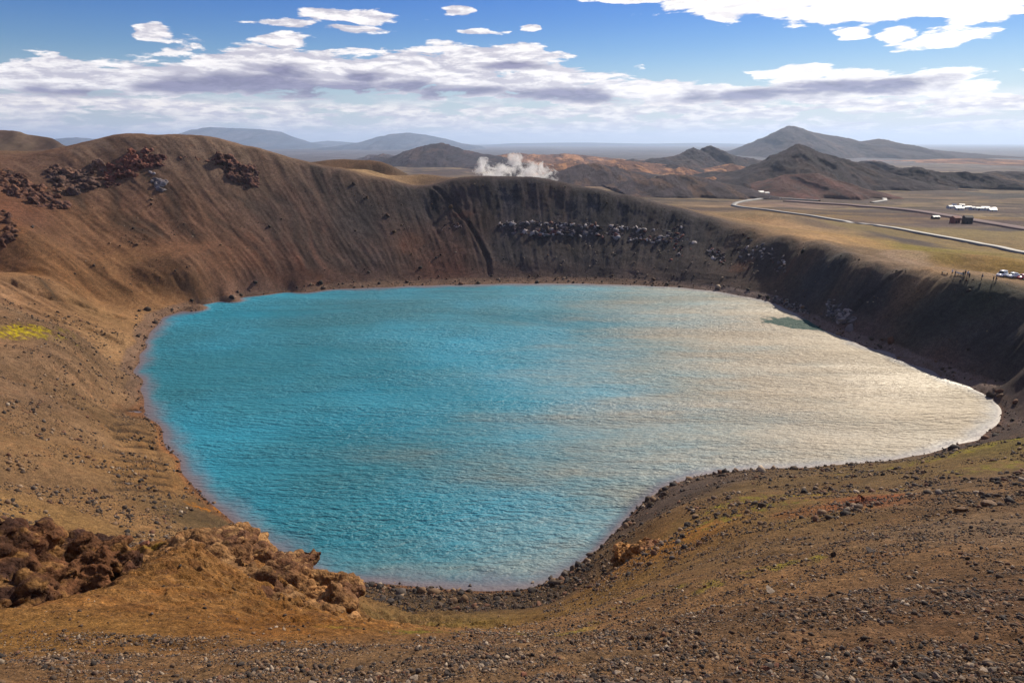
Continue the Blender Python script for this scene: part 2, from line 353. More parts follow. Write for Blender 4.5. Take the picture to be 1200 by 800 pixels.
PBL = [(1065,283,26,30,(.055,.045,.05),.85),(1040,277,14,40,(.06,.05,.05),.7),(1150,262,60,40,(.075,.05,.055),.9),(1090,252,30,40,(.09,.045,.05),.8),(1190,268,50,26,(.05,.045,.06),.8),(930,240,70,60,(.20,.12,.11),.5),
 (960,262,16,30,(.10,.075,.07),.5),(1130,227,60,120,(.06,.05,.055),.7),(1080,228,60,90,(.09,.06,.055),.6),(1190,230,50,120,(.05,.05,.055),.7),(1100,295,18,20,(.19,.16,.05),.6),(1190,305,26,14,(.25,.18,.06),.6),(1060,300,10,20,(.42,.34,.27),.5)]
def plain_marks(c, x, y):
    for px, py, rx, ry, k_, a_ in PBL: c = mixc(c, world_blob(x, y, px, py, rx, ry, 0, .8, 30) * a_, k_)
    return c
def plain_col(x, y):
    r = np.hypot(x, y); a = fbm(x / 150, y / 60, 5, 61); b = fbm(x / 420, y / 170, 5, 62); d = fbm(x / 60, y / 22, 4, 63)
    c = np.tile(np.array([.17, .122, .082]), (len(x), 1))
    c = mixc(c, sstep(.0, .25, a), (.23, .165, .085)); c = mixc(c, sstep(.02, .2, -a) * .9, (.09, .065, .05))
    c = mixc(c, sstep(.02, .16, d) * .75, (.07, .052, .052)); c = mixc(c, sstep(.02, .15, b) * .8, (.08, .052, .05))
    c = mixc(c, sstep(.15, .35, -b) * .55, (.30, .19, .11))
    c = plain_marks(c, x, y) * .82
    far = sstep(1800, 5000, r)  # plain tinted blue-grey with distance, painting haze into its colour
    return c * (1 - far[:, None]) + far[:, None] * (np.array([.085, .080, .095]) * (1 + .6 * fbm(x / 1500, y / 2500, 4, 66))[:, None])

def ground_col(x, y, z, zb, slope):
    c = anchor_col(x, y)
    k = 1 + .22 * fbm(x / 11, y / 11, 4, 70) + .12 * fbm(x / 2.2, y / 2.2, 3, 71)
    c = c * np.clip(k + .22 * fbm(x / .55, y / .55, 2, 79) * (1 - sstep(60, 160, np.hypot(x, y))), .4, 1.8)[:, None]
    th = np.arctan2(x - CEN[0], y - CEN[1]); rho = np.hypot(x - CEN[0], y - CEN[1]); sa = th * 130
    wall = sstep(.3, .55, slope) * sstep(3, 9, zb) * sstep(110, 140, y)
    st = fbm((sa + perlin(x/24, y/24, 3) * 5) / 4, rho / 45, 4, 72)       # streaks of sorted grit down the wall
    c = c * (1 + wall * (.35 + .7 * np.clip(fbm(x / 45, y / 45, 2, 76) + .4, 0, 1)) * st)[:, None]
    c = mixc(c, wall * sstep(.12, .4, fbm(sa / 16, rho / 50, 3, 73)) * .25, (.12, .062, .048))
    # pale fans of dry ash below the crest
    cr = wall * sstep(.05, .35, fbm(sa / 2.6, rho / 60, 2, 74)) * sstep(44, 60, zb)
    c = mixc(c, cr * .6, (.33, .25, .19))
    # near-shore: wet dark then rust rim
    left = sstep(30, -20, x); grit = sstep(-.1, .3, fbm(x / 1.1, y / 1.1, 3, 94))
    inl = sstep(110, 95, np.abs(y - 150))
    c = mixc(c, sstep(.6, .15, z) * (.12 + .55 * left * sstep(260, 220, y)), (.27, .14, .075))
    c = mixc(c, sstep(.28, .02, z) * .6, (.12, .07, .055))
    for pts, w_, dp in gl[:12]:  # dark grit tone along the carved beach scarps, standing in for their faint shade
        bx = np.array(pts); kk = np.nonzero((x > bx[:, 0].min() - 3) & (x < bx[:, 0].max() + 3) & (y > bx[:, 1].min() - 3) & (y < bx[:, 1].max() + 3))[0]
        if not len(kk): continue
        dd = np.full(len(kk), 1e9)
        for a, b in zip(pts[:-1], pts[1:]): dd = np.minimum(dd, seg_dist(x[kk], y[kk], a, b))
        mm = sstep(.75, .25, dd + fbm(x[kk] / 1.2, y[kk] / 1.2, 3, 97) * .7) * .8
        c[kk] = mixc(c[kk], mm, (.05, .036, .026))
    bch = sstep(1.9, 1.3, zb) * sstep(140, 170, y); c = mixc(c, bch * .8, np.array((.16, .118, .095))); c = mixc(c, sstep(2.1, 1.6, zb) * sstep(150, 170, y) * sstep(60, 90, x) * .7, (.17, .15, .15))
    # low terraces of the left beach
    c = mixc(c, sstep(.1, .5, perlin(rho / 1.6, sa / 18, 75)) * sstep(4, 1, z) * .35 * sstep(210, 190, y), (.09, .065, .045))
    m = world_blob(x, y, 16, 389, 12, 3.6, 62, .8, 2.5) * sstep(-.25, .15, fbm(x / .8, y / .8, 3, 92))
    c = mixc(c, m, (.44, .38, .04))
    m = world_blob(x, y, 50, 396, 7, 1.6, 62, .9, 2.0) * sstep(0, .25, fbm(x / .8, y / .8, 3, 93)); c = mixc(c, m * .7, (.38, .35, .06))
    for px, py, rx, ry, k_ in ((1150,526,26,3,(.24,.23,.035)),(950,580,12,3,(.30,.24,.03)),(985,578,6,2,(.40,.27,.03)),(850,610,10,4,(.19,.19,.05)),(560,742,10,3,(.18,.17,.05)),(900,668,5,1.6,(.22,.20,.05)),
                               (1195,545,12,5,(.2,.19,.05)),(760,700,4,1.5,(.22,.19,.05)),(885,585,9,5,(.21,.20,.05)),(240,595,5,2.5,(.45,.20,.04)),(180,650,5,2,(.28,.2,.06))):
        m = world_blob(x, y, px, py, rx, ry, 0, .9, 3) * grit; c = mixc(c, m * .75, k_)
    for px, py, rx, ry, k_, a_ in ((485,285,7,14,(.14,.066,.045),.45),(525,305,12,10,(.12,.058,.045),.5),(540,252,7,3,(.12,.055,.045),.6),(870,312,7,5,(.14,.065,.045),.6),(320,300,20,14,(.13,.065,.045),.5),(1010,590,7,6,(.22,.085,.045),.8)):
        c = mixc(c, world_blob(x, y, px, py, rx, ry, 0, .7, 7) * a_, k_)
    c = plain_marks(c, x, y)
    sx = np.exp(-(((x + 17) / 17)**2 + ((y - 48) / 22)**2)**2); c = mixc(c, sx * sstep(.0, .35, fbm(x / 1.9, y / 1.2, 4, 95)) * .7, (.10, .052, .028)); c = mixc(c, sx * sstep(.1, .4, fbm(x / .9, y / .7, 3, 96)) * .5, (.30, .20, .11))
    e = np.maximum.reduce([np.abs(x) - 330, y - 440, -y - 60]) / 120; m = sstep(0, 1, e)
    k = m > 0; c[k] = c[k] * (1 - m[k][:, None]) + plain_col(x[k], y[k]) * m[k][:, None]
    lum = (c @ np.array([.3, .6, .1]))[:, None]; hot = .24 * (1 - sstep(5, 25, zb) * wall * .75)[:, None]
    dk_ = wall * sstep(.10, .075, lum[:, 0]); c = (lum + (c - lum) * (1 + hot * (1 - dk_)[:, None])) * .76 * (1 - .16 * wall)[:, None]
    c = c * (1 + (np.array([1.03, .95, .91]) - 1) * (1 - dk_)[:, None])
    return np.clip(c, .012, .7)

def polar(az, rr, close):
    A_, R_ = np.meshgrid(az, rr, indexing='ij'); x = (R_ * np.sin(A_)).ravel(); y = (R_ * np.cos(A_)).ravel()
    return x, y, grid_faces(len(az), len(rr), close)
az = np.radians(np.concatenate([np.arange(-44.5, 44.5, .09), np.arange(44.5, 60, .5), np.arange(60, 300, 3), np.arange(300, 315.5, .5)]))
rr = np.concatenate([np.geomspace(.6, 8, 60)[:-1], np.geomspace(8, 60, 420)[:-1], np.arange(60, 200, .6), np.arange(200, 400, .5), np.geomspace(400, 700, 60)])
x, y, f = polar(az, rr, True)
zb = base(x, y); sl = slope_of(x, y); z = zb + detail(x, y, zb, sl) * (1 - sstep(560, 640, np.hypot(x, y)))
M_ground = ground_mat('volcanic_soil')
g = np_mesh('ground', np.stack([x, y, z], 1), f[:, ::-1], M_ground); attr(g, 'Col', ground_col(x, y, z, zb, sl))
tag(g, 'brown and grey volcanic slopes of ash and gravel round the crater lake', 'ground', kind='structure')
print('ground', len(x), 'zmin cam', H(0, 0))
# far plain
azp = np.radians(np.arange(-60, 60.01, .2)); rp = np.concatenate([[640], np.geomspace(690, 60000, 330)])
x, y, f = polar(azp, rp, False); z = plain(x, y) - .25; z[np.hypot(x, y) < 660] -= 6
M_plain = ground_mat('plain_soil', grain=((.5, .15), (.04, .25), (.008, .25)), bump=.5, bscale=.12, spots=False, bdist=2)
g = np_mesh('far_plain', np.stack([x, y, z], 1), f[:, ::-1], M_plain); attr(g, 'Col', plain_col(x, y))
tag(g, 'brown and yellow plain reaching to the horizon behind the crater', 'plain', kind='structure')
#PART2
# ------------------------------------------------------------------ lake
azw = np.radians(np.arange(-43, 43.01, .12)); rw = np.concatenate([np.arange(70, 200, .7), np.arange(200, 330, .8)])
x, y, f = polar(azw, rw, False); zt = base(x, y); zt = zt + detail(x, y, zt, slope_of(x, y))
inp = (zt < .6) & (np.hypot(x - CEN[0], y - CEN[1]) < 175) & (y < 318)
fk = f[inp[f].all(1)]; used = np.unique(fk); remap = np.full(len(x), -1); remap[used] = np.arange(len(used))
M_w, t, b = mat('lake_water')
pos = t.node('ShaderNodeNewGeometry').outputs['Position']
wn = t.node('ShaderNodeTexNoise', i_Vector=pos, i_Scale=.010, i_Detail=1.0)
wv = t.node('ShaderNodeVectorMath', operation='MULTIPLY_ADD'); t.l.new(wn.outputs['Color'], wv.inputs[0]); wv.inputs[1].default_value = (26, 26, 0); t.l.new(pos, wv.inputs[2]); wpos = wv.outputs[0]
dep = t.node('ShaderNodeAttribute', attribute_name='depth').outputs['Fac']
teal, blue = (.0, .13, .18), (.004, .225, .345)
c = t.mix(t.maprange(noise(t, pos, .009, 4, .55), .38, .62), teal, blue)
c = t.mix(t.maprange(noise(t, pos, .05, 3, .5), .3, .8, 0, .25), c, (.0, .15, .20))
sep = t.node('ShaderNodeSeparateXYZ', i_0=pos)
glare_tint = t.maprange(t.math('ADD', t.math('MULTIPLY_ADD', sep.outputs[1], -.25, sep.outputs[0]), t.math('MULTIPLY', noise(t, t.node('ShaderNodeMapping', i_Vector=pos, i_Scale=(.6, 1.8, 1)).outputs[0], .03, 6, .65), 150)), 15, 120)
c = t.mix(t.math('MULTIPLY', glare_tint, .80), c, (.29, .185, .085))      # warm sun glare painted into the water colour on the right
dn = t.math('ADD', dep, t.math('MULTIPLY', t.math('SUBTRACT', noise(t, pos, .10, 5, .65), .5), 2.2))
c = t.mix(t.maprange(dn, .1, 1.5, .9, 0), c, (.085, .095, .125))
c = t.mix(t.maprange(dep, .0, .7, .9, 0), c, (.13, .10, .11))
pool = t.maprange(t.math('ADD', t.node('ShaderNodeAttribute', attribute_name='pool').outputs['Fac'], t.math('MULTIPLY', noise(t, pos, .25, 4, .6), 1.2)), .72, .9)
pool = t.math('MULTIPLY', pool, t.math('GREATER_THAN', t.node('ShaderNodeAttribute', attribute_name='pool').outputs['Fac'], .01))
c = t.mix(pool, c, (.006, .05, .045))
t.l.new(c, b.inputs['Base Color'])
pat = t.maprange(noise(t, t.node('ShaderNodeMapping', i_Vector=pos, i_Scale=(.5, 1.4, 1), i_Rotation=(0, 0, .25)).outputs[0], .022, 4, .55, .6), .36, .5)
b.inputs['IOR'].default_value = 1.38; t.l.new(t.math('MULTIPLY_ADD', pool, -.7, .85), b.inputs['Specular IOR Level'])
t.l.new(t.math('MULTIPLY_ADD', pat, .12, .48), b.inputs['Roughness'])
def ripple(rot, sc, st, dist):
    mp = t.node('ShaderNodeMapping', i_Vector=wpos, i_Rotation=(0, 0, R(rot)), i_Scale=(sc, sc * st, 1)).outputs[0]
    return noise(t, mp, 1, 3, .55, dist)
r1, r2, r3 = ripple(50, .40, 3.0, .25), ripple(24, .27, 3.4, .2), ripple(66, 1.09, 2.2, .1)
h = t.math('ADD', t.math('ADD', r1, r2), t.math('MULTIPLY', r3, .5))
h = t.math('MULTIPLY', h, t.math('MULTIPLY_ADD', t.maprange(noise(t, t.node('ShaderNodeMapping', i_Vector=wpos, i_Scale=(.4, 1.9, 1), i_Rotation=(0, 0, .35)).outputs[0], .03, 4, .6), .38, .62), .5, .5))
h = t.math('MULTIPLY', h, t.maprange(dep, 0, 1.5, .35, 1))
bp = t.node('ShaderNodeBump', i_Height=h, i_Strength=1.0, i_Distance=.9); t.l.new(bp.outputs[0], b.inputs['Normal'])
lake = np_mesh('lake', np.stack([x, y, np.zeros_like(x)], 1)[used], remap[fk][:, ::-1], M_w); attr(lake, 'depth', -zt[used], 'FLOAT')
q_ = P0(955, 381); dx, dy = x[used] - q_[0], y[used] - q_[1]; attr(lake, 'pool', np.clip(1 - np.hypot((dx * .86 - dy * .5) / 22, (dx * .5 + dy * .86) / 9), 0, 1), 'FLOAT')
tag(lake, 'turquoise rippled lake filling the crater, glaring pale towards the right', 'lake', kind='structure')

# ------------------------------------------------------------------ sun and sky
SUN_AZ, SUN_EL = 39.0, 35.0
sd = bpy.data.lights.new('sun', 'SUN'); so = bpy.data.objects.new('sun', sd); col.objects.link(so)
sd.energy = 5.0; sd.angle = R(.5); sd.color = (1, .88, .69)
dirv = Vector((math.sin(R(SUN_AZ)) * math.cos(R(SUN_EL)), math.cos(R(SUN_AZ)) * math.cos(R(SUN_EL)), math.sin(R(SUN_EL))))
so.rotation_euler = dirv.to_track_quat('Z', 'Y').to_euler(); so.location = (200, 200, 400)
w = bpy.data.worlds.new('World'); scene.world = w; w.use_nodes = True
t = NT(w.node_tree); bg = t.n['Background']
SKY_S = .068; bg.inputs[1].default_value = SKY_S
sky = t.node('ShaderNodeTexSky', sky_type='NISHITA', sun_disc=False, sun_elevation=R(SUN_EL), sun_rotation=R(SUN_AZ), altitude=300, air_density=1.0, dust_density=.2, ozone_density=3.0)
tc = t.node('ShaderNodeTexCoord').outputs['Generated']
sx = t.node('ShaderNodeSeparateXYZ', i_0=tc)
azn = t.math('ARCTAN2', sx.outputs[0], sx.outputs[1]); vn = t.math('ARCSINE', sx.outputs[2])
uv = t.node('ShaderNodeCombineXYZ', i_0=azn, i_1=vn).outputs[0]
def pxuv(px, py):
    d = ray(px, py); return math.atan2(d[0], d[1]), math.atan2(d[2], math.hypot(d[0], d[1]))
nv = t.node('ShaderNodeMapping', i_Vector=uv, i_Scale=(1, 4.2, 1)).outputs[0]
nw = t.node('ShaderNodeTexNoise', i_Vector=nv, i_Scale=9.0, i_Detail=3.0)
wrp = t.node('ShaderNodeVectorMath', operation='MULTIPLY_ADD'); t.l.new(nw.outputs['Color'], wrp.inputs[0]); wrp.inputs[1].default_value = (.06, .022, 0); t.l.new(uv, wrp.inputs[2])
nw2 = t.node('ShaderNodeVectorMath', operation='SUBTRACT', i_0=wrp.outputs[0]); nw2.inputs[1].default_value = (.03, .011, 0); uvw = nw2.outputs[0]
def blobs(vec, lst):
    out = None
    for px, py, hw, hh in lst:
        a, e = pxuv(px, py); k = 1 / (1 + ((px - 600) / 800)**2) ; sx_, sy_ = 800 / hw / (k + .1), 800 / hh
        m = t.node('ShaderNodeVectorMath', operation='MULTIPLY', i_0=vec); m.inputs[1].default_value = (sx_, sy_, 0)
        d = t.node('ShaderNodeVectorMath', operation='DISTANCE', i_0=m.outputs[0]); d.inputs[1].default_value = (a * sx_, e * sy_, 0)
        out = d.outputs['Value'] if out is None else t.math('MINIMUM', out, d.outputs['Value'])
    return out
CL = [(60,92,90,20),(150,92,110,22),(250,88,110,22),(330,80,90,28),(312,62,40,14),(430,86,110,26),(530,84,110,24),(560,64,90,12),(600,96,110,22),(690,107,100,16),(330,50,24,8),
 (800,112,130,13),(930,112,150,13),(1010,96,120,12),(950,85,60,7),(1090,102,60,7),(405,20,48,10),(400,33,34,5),(335,27,34,5),(178,38,16,8),(540,11,14,6),(566,38,22,4),
 (870,4,75,14),(960,-4,150,18),(1060,4,150,20),(1150,14,50,12),(1110,46,42,10),(1046,42,16,9),(1000,39,14,5),(740,0,40,4),(60,118,90,10),(190,125,90,8),(620,34,10,3),(1140,118,90,10)]
DK = [(300,98,120,14),(400,102,100,13),(210,102,80,9),(330,84,45,10),(650,110,80,11),(545,106,70,10),(480,100,60,9),(870,115,115,9),(985,103,115,10),(1050,97,80,8),(930,110,90,8),(700,114,60,8),(80,106,80,7),(430,88,30,8),(600,80,40,5),(370,124,22,4)]
dist = blobs(uvw, [(a, b, c * 1.12, d * .86) for a, b, c, d in CL])
n1 = noise(t, nv, 15, 10, .60, .25); n2 = noise(t, t.node('ShaderNodeMapping', i_Vector=uv, i_Scale=(1, 5.5, 1), i_Location=(3.1, 1.7, 0)).outputs[0], 11, 9, .56, .4)
dens = t.math('SUBTRACT', t.math('MULTIPLY_ADD', t.math('SUBTRACT', n1, .5), 3.0, 1.05), dist)
cov = t.maprange(dens, 0, .26)
# low layered band close to the horizon
band = t.math('MULTIPLY', t.maprange(vn, -.002, .012), t.maprange(vn, .040, .066, 1, 0))
bden = t.math('MULTIPLY', band, t.maprange(n2, .41, .50, 0, 1))
# broken cloud over the rest of the sky, above and beside the frame
hi = t.math('MULTIPLY', t.maprange(vn, .22, .40), t.maprange(n2, .46, .62, 0, 1))
ca = t.math('MAXIMUM', t.math('MAXIMUM', cov, t.math('MULTIPLY', bden, .9)), t.math('MULTIPLY', hi, .8))
dk = blobs(uvw, DK)
shade = t.maprange(t.math('SUBTRACT', t.math('MULTIPLY_ADD', t.math('SUBTRACT', n1, .5), 2.3, 1.0), dk), -.1, .75)
n3 = noise(t, nv, 38, 6, .55, .2)
# billows: brighter where the cloud thins towards its upper edge
up = noise(t, t.node('ShaderNodeMapping', i_Vector=nv, i_Location=(-.006, -.018, 0)).outputs[0], 15, 10, .60, .25)
rel = t.maprange(t.math('SUBTRACT', n1, up), -.09, .09)
white = t.mix(rel, (6.86, 6.48, 7.49), (14.41, 13.72, 13.17)); white = t.mix(t.maprange(n3, .3, .7, 0, .35), white, (7.87, 7.24, 7.87))
sunny = t.maprange(azn, -.1, .6)
white = t.mix(t.math('MULTIPLY', sunny, .75), white, (16.76, 15.93, 14.81))
dark = t.mix(rel, (2.1, 1.9, 3.3), (3.3, 3.0, 4.7))
bandc = t.mix(t.maprange(n3, .35, .65), (7.11, 6.48, 7.37), (15.37, 13.94, 12.52))
cc = t.mix(shade, white, dark); cc = t.mix(t.math('MULTIPLY', t.maprange(vn, .046, .058, 1, 0), .85), cc, bandc)
skyc = t.node('ShaderNodeHueSaturation', i_Hue=.495, i_Saturation=1.3, i_Value=.92, i_Color=sky.outputs[0]).outputs[0]
skyc = t.mix(t.maprange(vn, .04, .20, 0, .9), skyc, t.mix(1.0, skyc, (.12, .50, 1.08), 'MULTIPLY'))
skyc = t.mix(t.maprange(vn, .0, .12, .55, 0), skyc, (6.3, 7.0, 8.8))
t.l.new(t.mix(ca, skyc, cc), bg.inputs[0])

# ------------------------------------------------------------------ hills and mountains
def hill(name, label, pts, Y, hd, cols, seed, rough=.17, kind_cat='hill', skew=.0, nu=None, sunk=12, nv_=70):
    pts = [(p[0], p[1]) for p in pts]; W_ = [P(px, py, Y) for px, py in pts]
    X = np.array([q[0] for q in W_]); Z = np.array([q[2] for q in W_])
    nu = nu or int(np.clip((pts[-1][0] - pts[0][0]) * 1.6, 60, 420))
    xs = np.linspace(X[0], X[-1], nu); pb = plain(np.array([X.mean()]), np.array([float(Y)]))[0]
    hmax = Z.max() - pb; L = X[-1] - X[0]
    v = np.linspace(-1, 1, nv_)
    U, V = np.meshgrid(xs, v, indexing='ij')
    wx = fbm(U / (L * .22), V * 2.2 + seed, 3, seed) * L * .035 * np.abs(V)
    zi = np.interp((U + wx + skew * V * L * .1).ravel(), X, Z).reshape(U.shape)
    # soften the traced outline a little between its points
    prof = 1 - np.abs(V)**.92
    hgt = np.maximum(zi - pb, 0)
    rg = ridged((U + wx * 1.5) / (hmax * 1.1) + seed + fbm(U / hmax, V * 2, 2, seed) * .5, V * 1.3 + seed, 4, seed + 3)
    fine = fbm(U / (hmax * .22), V * hd / (hmax * .22), 4, seed + 9)
    zz = pb + hgt * prof * (1 + rough * rg * np.abs(V)**.6 * 3.0) + fine * hmax * rough * .5 * np.minimum(hgt / hmax + .15, 1)
    edge = np.minimum.reduce([np.ones_like(V), (1 - np.abs(V)) * 6, (U - xs[0]) / (L * .04), (xs[-1] - U) / (L * .04)])
    zz = zz - sunk * (1 - np.clip(edge, 0, 1))
    wyy = fbm(U / (L * .3), V * 0 + 3, 3, seed + 5) * hd * .5
    x = U.ravel(); y = (Y + V * hd + wyy).ravel(); z = zz.ravel()
    f = grid_faces(nu, nv_)
    z = z + (fbm(x / 60, y / 60, 4, seed + 70) * min(5, hmax * .10))
    o = np_mesh(name, np.stack([x, y, z], 1), f, M_hill)
    c1, c2, c3 = [np.array(c) for c in cols]
    a = sstep(.0, .25, fbm(U / (L * .12), V * 1.5, 4, seed + 20)).ravel(); b_ = sstep(0, .35, fbm(U / (L * .06), V * 3, 4, seed + 30)).ravel()
    c = c1 + (c2 - c1) * a[:, None]; c = c + (c3 - c) * (b_ * .7)[:, None]
    attr(o, 'Col', c)
    return tag(o, label, kind_cat, kind='structure')
M_hill = ground_mat('hill_rock', grain=((.2, .15), (.03, .25), (.006, .2)), bump=.8, bscale=.05, spots=False, bdist=6)
BB = [(.065,.048,.058),(.12,.072,.058),(.040,.032,.046)]; WB = [(.20,.10,.065),(.44,.22,.11),(.07,.04,.045)]; DKH = [(.040,.030,.042),(.075,.048,.048),(.026,.022,.032)]
FARC = [(.055,.075,.12),(.09,.10,.14),(.045,.06,.10)]  # distant blue haze partly painted into these rock colours
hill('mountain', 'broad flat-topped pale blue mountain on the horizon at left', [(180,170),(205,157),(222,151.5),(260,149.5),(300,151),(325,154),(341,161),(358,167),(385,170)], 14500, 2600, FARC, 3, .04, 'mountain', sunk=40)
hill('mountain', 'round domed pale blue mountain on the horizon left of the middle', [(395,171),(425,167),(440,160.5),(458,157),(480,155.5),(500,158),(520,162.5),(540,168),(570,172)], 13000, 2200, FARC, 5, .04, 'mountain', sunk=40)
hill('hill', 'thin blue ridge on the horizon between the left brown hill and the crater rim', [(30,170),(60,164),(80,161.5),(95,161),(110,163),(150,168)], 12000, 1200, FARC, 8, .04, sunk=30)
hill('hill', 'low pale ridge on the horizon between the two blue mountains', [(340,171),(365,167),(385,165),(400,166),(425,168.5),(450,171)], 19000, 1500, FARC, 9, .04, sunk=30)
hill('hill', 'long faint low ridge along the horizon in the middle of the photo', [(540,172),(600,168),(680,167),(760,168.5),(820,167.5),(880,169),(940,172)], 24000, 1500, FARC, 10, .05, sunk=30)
hill('mountain', 'big purple mountain with a long right shoulder, largest on the horizon at right', [(835,190),(865,182),(885,168),(905,154),(925,146.5),(945,150),(965,155),(985,160.5),(1003,166),(1018,163),(1035,164),(1050,170),(1066,178),(1080,175.5),(1092,175),(1110,179),(1130,186),(1165,191)], 5600, 1100, DKH, 11, .10, 'mountain', sunk=30)
hill('hill', 'low gentle brown rise at the right edge beyond the big purple mountain shoulder', [(1040,194),(1090,189),(1140,185.5),(1180,187),(1230,190),(1300,193)], 3600, 600, WB, 12, .10, sunk=20)
hill('hill', 'blue-grey pointed hill left of the steam plumes', [(395,196),(425,189),(440,184),(455,185),(465,181),(480,176),(500,171),(518,167.5),(530,170.5),(545,176),(565,181),(590,184),(625,192)], 3100, 600, DKH, 13, .14)
hill('hill', 'low spiky blue hill at the left foot of the pointed hill', [(415,188),(428,183.5),(434,181),(442,182),(450,180),(462,183),(480,187),(500,191)], 4300, 350, BB, 14, .2)
hill('hill', 'rusty rugged ridge behind the steam plumes', [(540,189),(580,183),(602,179.5),(640,182),(665,180.5),(690,183),(720,186),(760,190),(790,194)], 3300, 600, WB, 15, .2)
hill('hill', 'twin-peaked dark hill left of the big purple mountain', [(715,194),(750,189),(780,184),(800,181),(812,175),(817,174),(823,176.5),(832,171),(840,175),(850,179.5),(868,184),(895,190),(925,196)], 2500, 450, DKH, 16, .16)
hill('hill', 'low rust-coloured rise just right of the steam plumes', [(610,203),(640,194),(662,191),(690,193),(715,196),(745,203)], 1750, 280, WB, 17, .18)
hill('hill', 'sunlit orange-brown rise with dark ridges behind the middle of the rim', [(670,198),(700,190),(725,187.5),(750,190),(780,193),(820,198)], 2150, 330, WB, 18, .18)
hill('hill', 'smooth blue-brown hill beyond the rim right of the steam', [(615,212),(650,200),(680,193),(700,192),(725,197),(755,204),(790,214)], 1270, 230, BB, 19, .12)
hill('hill', 'dark rounded hill beyond the rim, left of the black hill', [(715,224),(745,212),(770,205.5),(790,204),(815,207),(845,213),(885,224)], 960, 170, BB, 20, .12)
hill('hill', 'black pointed hill in front of the big purple mountain', [(800,223),(840,212),(862,205),(885,195),(905,184),(925,173.5),(940,169),(953,171),(965,178),(985,184),(1000,190),(1012,197),(1035,205),(1065,214)], 1230, 290, DKH, 21, .14)
hill('hill', 'low dark red cone in front of the black pointed hill', [(858,236),(885,226),(905,215),(925,207),(945,203),(960,203.5),(980,209),(1000,219),(1020,233)], 950, 150, [(.12,.06,.055),(.17,.075,.065),(.075,.055,.06)], 22, .10, sunk=8)
hill('hill', 'small dark knob right of the black pointed hill', [(990,203),(1003,194),(1013,190),(1021,188.5),(1032,191),(1045,197),(1065,203)], 1750, 220, DKH, 23, .2)
hill('hill', 'long dark lumpy ridge across the plain at right', [(1015,211),(1040,203),(1060,197),(1072,195.5),(1090,199),(1108,203.5),(1128,201.5),(1150,204),(1185,212)], 1210, 130, DKH, 24, .2)
hill('hill', 'flat dark rise at the right edge of the plain', [(1110,209),(1150,204),(1190,201),(1230,203),(1290,210)], 1350, 160, BB, 25, .15)
hill('hill', 'smooth brown hill behind the rim at the left edge', [(-260,160),(-150,151),(-60,149),(0,152.5),(30,157),(60,164),(85,170),(125,181)], 800, 190, [(.16,.105,.08),(.20,.14,.10),(.12,.08,.065)], 26, .03)

rg_ = random.Random(44)
LOC = ['just right of the steam', 'behind the smooth blue-brown hill', 'between the steam and the twin peaks', 'left of the twin-peaked hill', 'in front of the twin-peaked hill', 'behind the dark rounded hill', 'at the foot of the twin peaks', 'just behind the steam', 'near the sunlit orange rise', 'between the orange rise and the black hill', 'left foot of the black pointed hill', 'right foot of the black pointed hill', 'below the smooth blue-brown hill', 'between the dark rounded hill and the red cone', 'on the plain below the long lumpy ridge', 'near the right edge below the long lumpy ridge', 'at the right edge of the plain, nearest of its kind', 'right behind the broad steam bank']
for i, (x_, y_, Y_) in enumerate(((668,186,3000),(715,197,1900),(700,185,3100),(742,186,2900),(800,196,2100),(790,192,2500),(855,192,2600),(590,187,2700),(728,192,2300),(838,201,1900),(835,207,1600),(1045,201,1900),(690,203,1500),(870,214,1250),(1110,206,1700),(1165,208,1500),(1150,214,1250),(620,193,2500))):
    w_ = rg_.uniform(30, 58); h_ = rg_.uniform(7, 13); bl = y_ + h_; tt_ = np.geomspace(500, 6000, 800); dd_ = ray(x_, bl - 1); Y_ = float(tt_[np.argmax(CAMZ + dd_[2] / dd_[1] * tt_ < plain(dd_[0] / dd_[1] * tt_, tt_))]) or Y_
    hill('hill', ['small rust-brown knoll ', 'small dark knoll '][i % 2] + LOC[i], [(x_ - w_, bl), (x_ - w_ * .5, y_ + h_ * .55), (x_ - w_ * .15, y_ + 1), (x_, y_), (x_ + w_ * .25, y_ + 2.2), (x_ + w_ * .6, y_ + h_ * .6), (x_ + w_, bl)], Y_, Y_ * .06, [WB, DKH][i % 2], 60 + i, .2)

# ------------------------------------------------------------------ roads
def strip(name, label, pix, width, m, lift=.35, cat='road', n=220):
    pts = np.array([on_plain(*p) for p in pix]); d = np.concatenate([[0], np.cumsum(np.hypot(*np.diff(pts, axis=0).T))])
    s = np.linspace(0, d[-1], n)
    X = np.interp(s, d, pts[:, 0]); Y = np.interp(s, d, pts[:, 1])
    for _ in range(6): X[1:-1] = (X[:-2] + X[1:-1] * 2 + X[2:]) / 4; Y[1:-1] = (Y[:-2] + Y[1:-1] * 2 + Y[2:]) / 4
    tx, ty = np.gradient(X), np.gradient(Y); l = np.hypot(tx, ty); nx, ny = -ty / l, tx / l
    V = []
    offs = [(-.5, -2.0), (-.5, 0), (-.17, .03), (.17, .03), (.5, 0), (.5, -2.0)]
    zc = H(X, Y); zc = np.convolve(np.pad(zc, 4, 'edge'), np.ones(9) / 9, 'valid')
    for a, dz in offs: V.append(np.stack([X + nx * width * a, Y + ny * width * a, zc + lift + dz], 1))
    V = np.stack(V, 1).reshape(-1, 3)
    return tag(np_mesh(name, V, grid_faces(n, 6), m, smooth=False), label, cat, kind='structure')
def on_plain(px, py):
    q = march(px, py); return q if q is not None else np.array(P(px, py, 900)[:2])
M_asph = simple('pale_asphalt', (.11, .105, .11), .7, var=.15, scale=.4)
M_dirt = simple('purple_dirt', (.105, .058, .062), .95, var=.3, scale=.1)
